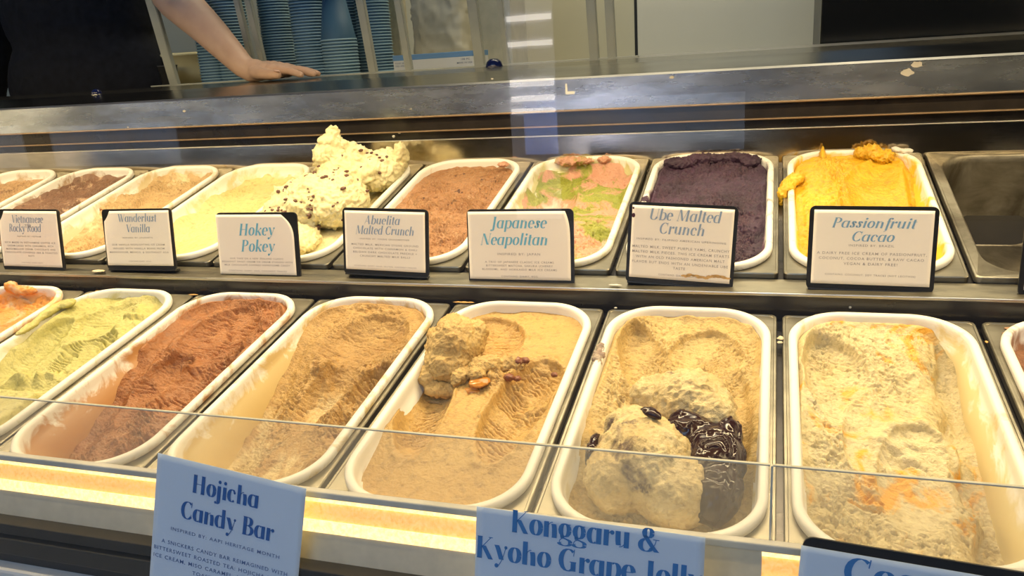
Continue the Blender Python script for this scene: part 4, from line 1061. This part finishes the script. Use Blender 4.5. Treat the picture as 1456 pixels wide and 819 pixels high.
card('flavor_card', 'blue lit sheet on a black board at the right front, reading Coco', at(1119, 772, yc), at(1480, 833, yc), at(1121, 960, yc - .02),
     [('Coco G', .77, .29, -.03, 1.15)], [('INSPIRED BY: HAWAII', .5, .05, .5)],
     (PO, M['ink_azure'], ny, .15), 1, (0, 0), True, .005, False, 0, 'sheets hanging on the front rail', 0, shift=(.006, .001))

# ------------------------------------------------------------------ things on the worktop behind
WT = Z0 + .2668
cupb = lathe([(0, .001), (.0225, .001), (.0240, 0), (.0385, .090)], 20); 
cme = bpy.data.meshes.new('cup_body'); cupb.to_mesh(cme); cupb.free(); cme.materials.append(M['cup'])
rimb = lathe([(.0376, .088), (.0395, .0885), (.0402, .0900), (.0395, .0916), (.0378, .0912)], 20)
rme = bpy.data.meshes.new('cup_rim'); rimb.to_mesh(rme); rimb.free(); rme.materials.append(M['cup_rim'])
for me in (cme, rme): me.polygons.foreach_set('use_smooth', [True] * len(me.polygons))
cup0 = empty('paper_cup'); obj('cup_body', cme, None, cup0); obj('rim', rme, None, cup0)
first = [True]
def cup(x, y, z, label, flip=True, group='nested blue paper cups'):
    if first[0]: o = cup0; first[0] = False
    else:
        o = cup0.copy(); COL.objects.link(o)
        for ch in list(cup0.children):
            c = ch.copy(); COL.objects.link(c); c.parent = o
    if flip: o.rotation_euler = (pi, 0, random.random() * 6); o.location = (x, y, z + .0916)
    else: o.location = (x, y, z)
    tag(o, label, 'paper cup', group)
def stack(px, y, base, n, desc, pitch=.0066):
    p = at(px, 100, y)
    for i in range(n):
        ordn = 'lowest' if i == 0 else 'topmost' if i == n - 1 else '%d%s from the bottom,' % (i + 1, {2: 'nd', 3: 'rd', 22: 'nd', 23: 'rd', 21: 'st', 31: 'st'}.get(i + 1, 'th'))
        cup(p.x + random.uniform(-.0007, .0007), y, base + i * pitch, desc.replace('blue paper cup nested', 'blue paper cup, ' + ordn + ' nested'), True, 'nested blue paper cups')
for px, y, dz, n, desc in ((309, .80, 0, 29, 'blue paper cup nested in the leftmost stack'),
                       (338, .80, 0, 29, 'blue paper cup nested in the second stack, behind the wrist'),
                       (402, .93, 0, 29, 'blue paper cup nested in the third stack'),
                       (447, .82, 0, 29, 'blue paper cup nested in the stack behind the fingertips'),
                       (487, .76, 0, 12, 'blue paper cup nested in the short stack'),
                       (497, .90, 0, 29, 'blue paper cup nested just behind the short stack'),
                       (538, .88, 0, 29, 'blue paper cup nested in the rightmost stack')):
    stack(px, y, WT + dz - .0 - .0, n, desc)
# the single glossy cup and the clear beaker on the short stack
p = at(487, 100, .76)
gl = lathe([(0, 0), (.026, 0), (.031, .040), (.0325, .041), (.032, .042)], 24)
tag(obj('glossy_cup', gl, plain('teal_gloss', (.03, .20, .34), .12), None, True, (p.x, .76, WT + .0066 * 11 + .0925)), 'single glossy teal cup upside the short cup stack', 'paper cup')
# leaning posts of the cup rack
rack = empty('cup_rack', (0, 0, 0)); tag(rack, 'grey metal rack of leaning posts in front of the cup stacks', 'rack')
def post(x_top, x_bot, ytop_px, ybot_px, wpx, y=.705, mat='post'):
    pb_ = at(x_bot, ybot_px, y); k = .70; wd = wpx / 1137 * (y + .877) * 1.0
    hgt = .60; tp = pb_ + Vector((0, -hgt * math.tan(R(9.5)), hgt))
    d = .006
    vs = []
    bm = bmesh.new()
    a = [bm.verts.new(pb_ + Vector(q)) for q in ((-wd / 2, -d, 0), (wd / 2, -d, 0), (wd / 2, d, 0), (-wd / 2, d, 0))]
    b_ = [bm.verts.new(tp + Vector(q)) for q in ((-wd / 2, -d, 0), (wd / 2, -d, 0), (wd / 2, d, 0), (-wd / 2, d, 0))]
    bm.faces.new(a[::-1]); bm.faces.new(b_)
    for i in range(4): bm.faces.new((a[i], a[(i + 1) % 4], b_[(i + 1) % 4], b_[i]))
    bmesh.ops.recalc_face_normals(bm, faces=bm.faces)
    bmesh.ops.bevel(bm, geom=list(bm.edges), offset=.0015, segments=2, affect='EDGES')
    return obj('post', bm, M[mat], rack)
for a_ in ((0, 250, 0, 122, 17), (0, 366, 0, 117, 10), (0, 381, 0, 116, 10), (0, 532, 0, 106, 13), (0, 583, 0, 103, 11), (0, 684, 0, 98, 15), (0, 722, 0, 96, 9), (0, 846, 0, 88, 13), (0, 871, 0, 86, 12)):
    post(*a_)
q0 = at(242, 122, .705); q1 = at(871, 86, .705)
obj('top_rail', bx(q0.x - .05, q1.x + .05, .705 - .115, .705 - .095, Z0 + .86, Z0 + .88, .002), M['post'], rack)
obj('foot_rail', bx(q0.x - .05, q1.x + .05, .699, .711, WT - .0005, WT + .003, .001), M['post'], rack)
# white carton with a blue band
b0, b1 = at(561, 106, .80), at(674, 99, .80)
bo = empty('carton', (b0.x, .80, WT)); tag(bo, 'flat white carton with a blue lid band, right of the cup stacks', 'box')
wd = b1.x - b0.x
obj('carton_body', bx(0, wd, 0, .10, 0, .026, .001), M['card_white'], bo)
obj('lid_band', bx(-.0006, wd + .0006, -.0008, .1008, .022, .0335, .001), M['card_blue'], bo)
V, Fc = [], []
for txt, xx, zz, s in (('FOOD SERVICE', .022, .015, .0045), ('DELI WRAP', .018, .009, .0045), ('100 PC', wd - .018, .015, .006), ('MADE IN USA', wd - .020, .008, .005)):
    v2, f2 = small_text(txt, s); k0 = len(V); V += [(x + xx, -.0004, y + zz) for x, y, z in v2]; Fc += [[i + k0 for i in f] for f in f2]
obj('print', mesh_from(V, Fc, 'print'), ink('ink_box', (.08, .12, .2)), bo)
# pale crates behind the carton
c0, c1 = at(592, 98, 1.25), at(668, 90, 1.25)
o = obj('paper_sack', displace(remesh(bx(0, c1.x - c0.x, 0, .18, 0, .42, .03), .008), .008, 12, 5, 1, 1), plain('pale_paper_sack', (.58, .54, .42), .6, 0, .04, 12), None, True, (c0.x, 1.22, Z0 + .20))
tag(o, 'crumpled pale paper sack behind the white carton', 'bag')
c0 = at(672, 98, 1.3)
tag(obj('pale_box', bx(0, .12, 0, .15, 0, .5, .004), plain('dim_cream_card', (.46, .43, .32), .6), None, False, (c0.x, 1.30, Z0 + .20)), 'dim cream upright box between sack and wall panel', 'box')
c0 = at(545, 100, 1.02)
o = obj('sleeve', bx(0, .035, 0, .05, 0, .40, .004), plain('cream_sleeve', (.50, .46, .32), .6, 0, .2, 60), None, False, (at(556, 100, .97).x, .97, WT)); tag(o, 'cream paper sleeve standing right of the last cup stack', 'paper sleeve')
# back bench carrying what stands behind the worktop
bc = empty('back_counter', (0, 0, 0)); tag(bc, 'narrow steel topped counter behind the case, carrying the cups', 'counter')
obj('counter_top', bx(-1.52, .9, .66, 1.02, WT - .03, WT - .0002, .002), M['steel'], bc)
obj('counter_body', bx(-1.50, .9, .68, 1.00, 0, WT - .03), M['cream_wall'], bc)
bench = empty('rear_bench', (0, 0, 0)); tag(bench, 'low cream bench against the back wall, under the sack and box', 'bench')
obj('bench_top', bx(-1.62, 1.0, 1.03, 1.87, Z0 + .15, Z0 + .1995, .003), M['cream_wall'], bench)
obj('bench_body', bx(-1.62, 1.0, 1.10, 1.86, 0, Z0 + .15), M['cream_wall'], bench)
# cream tub and dark canister at the left
cc = at(262, 95, .86)
bowl = lathe([(0, 0), (.058, 0), (.075, .03), (.082, .068), (.085, .068), (.085, .073), (.080, .075), (.076, .072), (.070, .035), (.05, .01), (0, .008)], 32)
tag(obj('cream_bowl', bowl, M['cream_plastic'], None, True, (cc.x, .90, WT)), 'cream plastic bowl beside the forearm, left of the cups', 'bowl')
cc = at(237, 100, .82)
tag(obj('dark_canister', lathe([(0, 0), (.018, 0), (.022, .044), (.023, .044), (.023, .047), (0, .047)], 20), plain('dark_grey_plastic', (.05, .05, .05), .4), None, True, (at(249, 110, .80).x, .78, WT)), 'small dark grey canister in front of the cream bowl', 'canister')
# blue knobs
for px, py, y, lb in ((703, 97, .62, 'dark blue glossy knob on the worktop near the reflected light strip'), (138, 134, .47, 'small dark blue knob on the worktop before the black clothing')):
    p = at(px, py, y)
    k = empty('blue_knob', p); tag(k, lb, 'knob')
    k.scale = (1, 1, 1) if px > 300 else (.6, .6, .6)
    obj('cap', lathe([(.0, .018), (.008, .017), (.014, .012), (.0165, .004), (.0165, 0), (0, 0)], 24), M['blue_cap'], k, True)
    obj('collar_ring', lathe([(.0165, .0), (.018, .0), (.018, -.002), (0, -.002)], 24), M['steel'], k, True)
# tall black cabinet at the right
ck = empty('black_cabinet', (0, 0, 0)); tag(ck, 'tall black glossy cabinet at the upper right, beyond the worktop', 'cabinet')
xk = at(1167, 30, 1.15).x
M['blackgloss'] = plain('black_gloss', (.006, .007, .008), .12)
obj('cabinet_body', bx(xk + .004, xk + 1.3, 1.16, 1.60, Z0 + .20, 2.4, .003), M['black'], ck)
obj('door_panel', bx(xk, xk + .62, 1.145, 1.16, Z0 + .22, 2.38, .003), M['blackgloss'], ck)
obj('door_panel', bx(xk + .625, xk + 1.3, 1.145, 1.16, Z0 + .22, 2.38, .003), M['blackgloss'], ck)
# L shaped reflection on the beam, put in as white faces
p = at(804, 124, YE - .0004); q = at(815, 133, YE - .0004)
mk = obj('white_mark', mesh_from([(0, 0, 0), (.003, 0, 0), (.003, 0, .016), (0, 0, .016), (.0145, 0, 0), (.0145, 0, .004), (.003, 0, .004)], [(0, 1, 6, 2, 3), (1, 4, 5, 6)], 'white_mark'), M['whitepaint'], case); mk.location = (p.x, YE - .0006, at(804, 134, YE).z)
# dried drips on the beam
drM = plain('dried_drip', (.42, .40, .38), .6)
for px, py, r in ((1290, 103, .007), (1303, 92, .006), (262, 158, .003), (182, 181, .002), (955, 110, .003), (700, 112, .002), (318, 178, .0018), (584, 155, .0018)):
    p = at(px, py, YE - .0003)
    V = [(r * 1.3 * cos(a_) * random.uniform(.7, 1.1), 0, r * .8 * sin(a_) * random.uniform(.7, 1.1)) for a_ in [2 * pi * k / 14 for k in range(14)]]
    o = obj('dried_drip', mesh_from(V, [list(range(14))], 'drip'), drM, case); o.location = p

# ------------------------------------------------------------------ the server behind the counter
skin, st, sb = nodes('skin'); v_ = coords(st)
st.links.new(ramp(st, noise(st, v_, 14, 5), [(.3, (.46, .29, .21)), (.7, (.56, .37, .28))]), sb.inputs['Base Color'])
sb.inputs['Roughness'].default_value = .5; sb.inputs['Subsurface Weight'].default_value = .1; sb.inputs['Subsurface Radius'].default_value = (.02, .01, .005)
bump(st, sb, noise(st, v_, 300, 3), .15, .001)
def limb(bm, pts, n=None):
    """chain of overlapping ellipsoids and balls, later fused into one surface"""
    for (a, ra), (b_, rb) in zip(pts, pts[1:]):
        a, b_ = Vector(a), Vector(b_); L = (b_ - a).length; k = max(2, int(L / (min(ra, rb) * .35)))
        for i in range(k + 1):
            t = i / k; ball(bm, a.lerp(b_, t), ra + (rb - ra) * t, sub=2)
W_ = at(358, 101, .60)          # wrist
E_ = at(262, 10, .665)           # where the forearm leaves the frame
El = W_ + (E_ - W_) * 1.22      # elbow
per = empty('person', (-1.87, .83, 0)); tag(per, 'person in black clothes, one bare forearm reaching along the worktop', 'person')
loc = Vector(per.location)
bm = bmesh.new()
S_ = Vector((-1.61, .79, 1.42))
def L(x, y, z): return (x + 1.80, y - .98, z)      # body laid out about x -1.80, y .98, then carried to the person's place
V3 = lambda v: tuple(v - loc)
limb(bm, [(V3(S_), .055), (V3(El), .044), (V3(El.lerp(E_, .6)), .046), (V3(El.lerp(W_, .5)), .037), (V3(W_ + Vector((-.02, 0, .012))), .0255), (V3(W_), .024)])
# hand, palm down, fingers to the right along the steel
hz = WT + .0
def hp(px, py, y): return at(px, py, y)
pw = W_; tipI = at(464, 106.5, .565)
fd = (tipI - pw); fd.z = 0; fd.normalize(); sd = Vector((-fd.y, fd.x, 0))   # sd : away from the camera
def hb(along, side, up): return pw + fd * along + sd * side + Vector((0, 0, (WT + up) - pw.z))
for a_, s_, u_, r in ((.012, .0, .022, .024), (.012, .022, .021, .020), (.03, -.006, .020, .021), (.03, .018, .020, .021), (.05, -.012, .019, .019), (.05, .012, .020, .020), (.05, .032, .018, .017), (.070, -.012, .019, .016), (.070, .008, .020, .017), (.070, .028, .018, .016), (.085, -.008, .018, .013), (.085, .012, .019, .014), (.082, .032, .017, .013)):
    ball(bm, V3(hb(a_, s_, u_)), r, sub=2)
fing = [(-.012, .092, .150, .0085), (.008, .094, .160, .0088), (.026, .090, .152, .0085), (.044, .080, .128, .0075)]
for s_, a0, a1, r in fing:
    m1 = a0 + (a1 - a0) * .42; m2 = a0 + (a1 - a0) * .74; sp = (s_ - .015) * .25
    limb(bm, [(V3(hb(a0 - .01, s_, .019)), r * 1.15), (V3(hb(m1, s_ + sp * .4, .0165)), r), (V3(hb(m2, s_ + sp * .7, .0115)), r * .93), (V3(hb(a1, s_ + sp, .0075)), r * .80)])
# thumb, leaving the camera side of the palm
limb(bm, [(V3(hb(.030, -.022, .018)), .0140), (V3(hb(.062, -.038, .0150)), .0115), (V3(hb(.092, -.044, .0125)), .0105), (V3(hb(.112, -.044, .0105)), .0088)])
# neck, head, other arm, legs
limb(bm, [(L(-1.80, .97, 1.44), .058), (L(-1.80, .95, 1.53), .054)])
ball(bm, L(-1.80, .935, 1.62), (.074, .092, .105), sub=3); ball(bm, L(-1.80, .905, 1.565), (.048, .055, .045), sub=3)
ball(bm, L(-1.80, .842, 1.605), (.012, .018, .020), sub=2)
for s_ in (-1, 1):
    ball(bm, L(-1.80 + s_ * .076, .945, 1.61), (.010, .018, .028), sub=2)
limb(bm, [(L(-1.97, .98, 1.40), .055), (L(-2.10, .98, 1.12), .044), (L(-2.12, .92, .90), .027)])
limb(bm, [(L(-2.12, .92, .90), .028), (L(-2.12, .90, .82), .030)])
for i in range(4): limb(bm, [(L(-2.145 + .017 * i, .90, .80), .010), (L(-2.145 + .017 * i, .895, .73), .008)])
limb(bm, [(L(-2.10, .88, .84), .012), (L(-2.085, .865, .77), .010)])
limb(bm, [(L(-1.96, .985, 1.40), .06), (L(-1.64, .955, 1.40), .06)])
limb(bm, [(L(-1.80, 1.0, 1.36), .12), (L(-1.80, 1.0, .95), .12)])
for s_ in (-1, 1):
    limb(bm, [(L(-1.80 + s_ * .085, 1.0, .95), .088), (L(-1.80 + s_ * .09, 1.0, .50), .060), (L(-1.80 + s_ * .09, 1.02, .09), .042)])
    limb(bm, [(L(-1.80 + s_ * .09, 1.03, .045), .042), (L(-1.80 + s_ * .095, .90, .035), .033)])
me = displace(remesh(bm, .0036), .0006, 40, 7, .3, 3)
me.name = 'body'
obj('body', me, skin, per, True)
nl = bmesh.new(); ball(nl, V3(hb(.114, -.0475, .0185)), (.0075, .0050, .0022), (0, 12, math.degrees(math.atan2(fd.y, fd.x))), sub=3)
obj('thumbnail', nl, plain('nail', (.62, .40, .34), .25), per, True)
def cloth(name, chains, vox, mat, amp=.006):
    bm = bmesh.new()
    for c_ in chains:
        if c_[0] == 'b': ball(bm, *c_[1:], sub=3)
        else: limb(bm, c_[1])
    return obj(name, displace(remesh(bm, vox), amp, 9, 3, .8, 2), mat, per, True)
cloth('shirt', [('b', L(-1.80, .985, 1.33), (.225, .120, .14)), ('b', L(-1.80, .975, 1.15), (.225, .120, .21)), ('b', L(-1.80, .975, .95), (.250, .125, .20)),
                ('l', [(V3(S_), .075), (V3(S_.lerp(El, .62)), .066)]), ('l', [(L(-1.97, .98, 1.40), .075), (L(-2.10, .98, 1.12), .062), (L(-2.12, .93, .93), .042)]), ('l', [(L(-1.80, .97, 1.43), .075), (L(-1.80, .97, 1.46), .066)])], .009, M['shirt'])
cloth('trousers', [('b', L(-1.80, 1.0, .90), (.18, .14, .14))] + [('l', [(L(-1.80 + s_ * .085, 1.0, .86), .105), (L(-1.80 + s_ * .09, 1.0, .50), .082), (L(-1.80 + s_ * .09, 1.02, .12), .068)]) for s_ in (-1, 1)], .010, M['shirt'])
for s_ in (-1, 1): cloth('shoe', [('b', L(-1.80 + s_ * .092, .98, .04), (.052, .13, .048))], .008, M['black'], .001)
hb_ = bmesh.new(); ball(hb_, L(-1.80, .965, 1.655), (.084, .098, .085), sub=3); ball(hb_, L(-1.80, 1.01, 1.60), (.078, .070, .11), sub=3)
obj('hair', displace(remesh(hb_, .006), .004, 30, 9, 1, 1), plain('dark_hair', (.02, .013, .010), .5), per, True)
for s_ in (-1, 1):
    eb = bmesh.new(); ball(eb, L(-1.80 + s_ * .030, .856, 1.625), (.012, .006, .008), sub=2); obj('eye', eb, plain('eye_white', (.5, .48, .46), .2), per, True)
mo = bmesh.new(); ball(mo, L(-1.80, .851, 1.562), (.024, .006, .006), sub=2); obj('mouth', mo, plain('lips', (.34, .12, .10), .4), per, True)

# ------------------------------------------------------------------ the street side, seen only as reflections in glass and steel
def mirrored(px, py, ym, y):
    """where the line of sight of a pixel, turned back by a mirror at Y=ym, meets the plane Y=y"""
    d = CR * (px - 728) - CU * (py - 409.5) + CF * F
    p = CP + d * ((ym - CP.y) / d.y)
    return p + Vector((d.x, -d.y, d.z)) * ((ym - y) / d.y)
YS = -4.6
M['street_dark'] = plain('street_shade', (.030, .026, .022), .8, 0, .4, 2)
struct('wall_street', bx(-9, 6, YS - .2, YS - .05, 0, 3.4), M['street_dark'])
M['pavement'] = plain('pavement', (.34, .34, .35), .7, 0, .2, 6)
struct('floor', bx(-9, 6, YS, -.9, -.001, .004), M['pavement'])
dayl = emis('daylit_shopfront', (.50, .68, 1), 1.5, .4, (1, 1, 1), 2)  # emission standing in for sky-lit ground
dayl2 = emis('daylit_shopfront_dim', (.50, .62, .85), .8, .4, (1, 1, 1), 3)
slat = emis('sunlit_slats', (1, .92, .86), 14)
def glow_band(n, pa, pb, z0, z1, mat):  # added glowing bands, unseen, that give the beam its blue reflections
    x0, x1 = sorted((mirrored(pa, 130, YE, YS).x, mirrored(pb, 130, YE, YS).x))
    w_ = struct('window_%d' % n, bx(x0 - .06, x1 + .06, YS - .05, YS - .02, z0 - .06, z1 + .06), M['street_dark'])
    obj('pane', bx(x0, x1, YS - .02, YS - .01, z0, z1), mat, w_)
glow_band(1, 40, 255, 0.40, .70, dayl)
glow_band(2, 290, 440, .40, .68, dayl)
glow_band(3, 835, 1070, 0.40, .70, dayl)
# sunlit shutter whose slats mirror in the front glass
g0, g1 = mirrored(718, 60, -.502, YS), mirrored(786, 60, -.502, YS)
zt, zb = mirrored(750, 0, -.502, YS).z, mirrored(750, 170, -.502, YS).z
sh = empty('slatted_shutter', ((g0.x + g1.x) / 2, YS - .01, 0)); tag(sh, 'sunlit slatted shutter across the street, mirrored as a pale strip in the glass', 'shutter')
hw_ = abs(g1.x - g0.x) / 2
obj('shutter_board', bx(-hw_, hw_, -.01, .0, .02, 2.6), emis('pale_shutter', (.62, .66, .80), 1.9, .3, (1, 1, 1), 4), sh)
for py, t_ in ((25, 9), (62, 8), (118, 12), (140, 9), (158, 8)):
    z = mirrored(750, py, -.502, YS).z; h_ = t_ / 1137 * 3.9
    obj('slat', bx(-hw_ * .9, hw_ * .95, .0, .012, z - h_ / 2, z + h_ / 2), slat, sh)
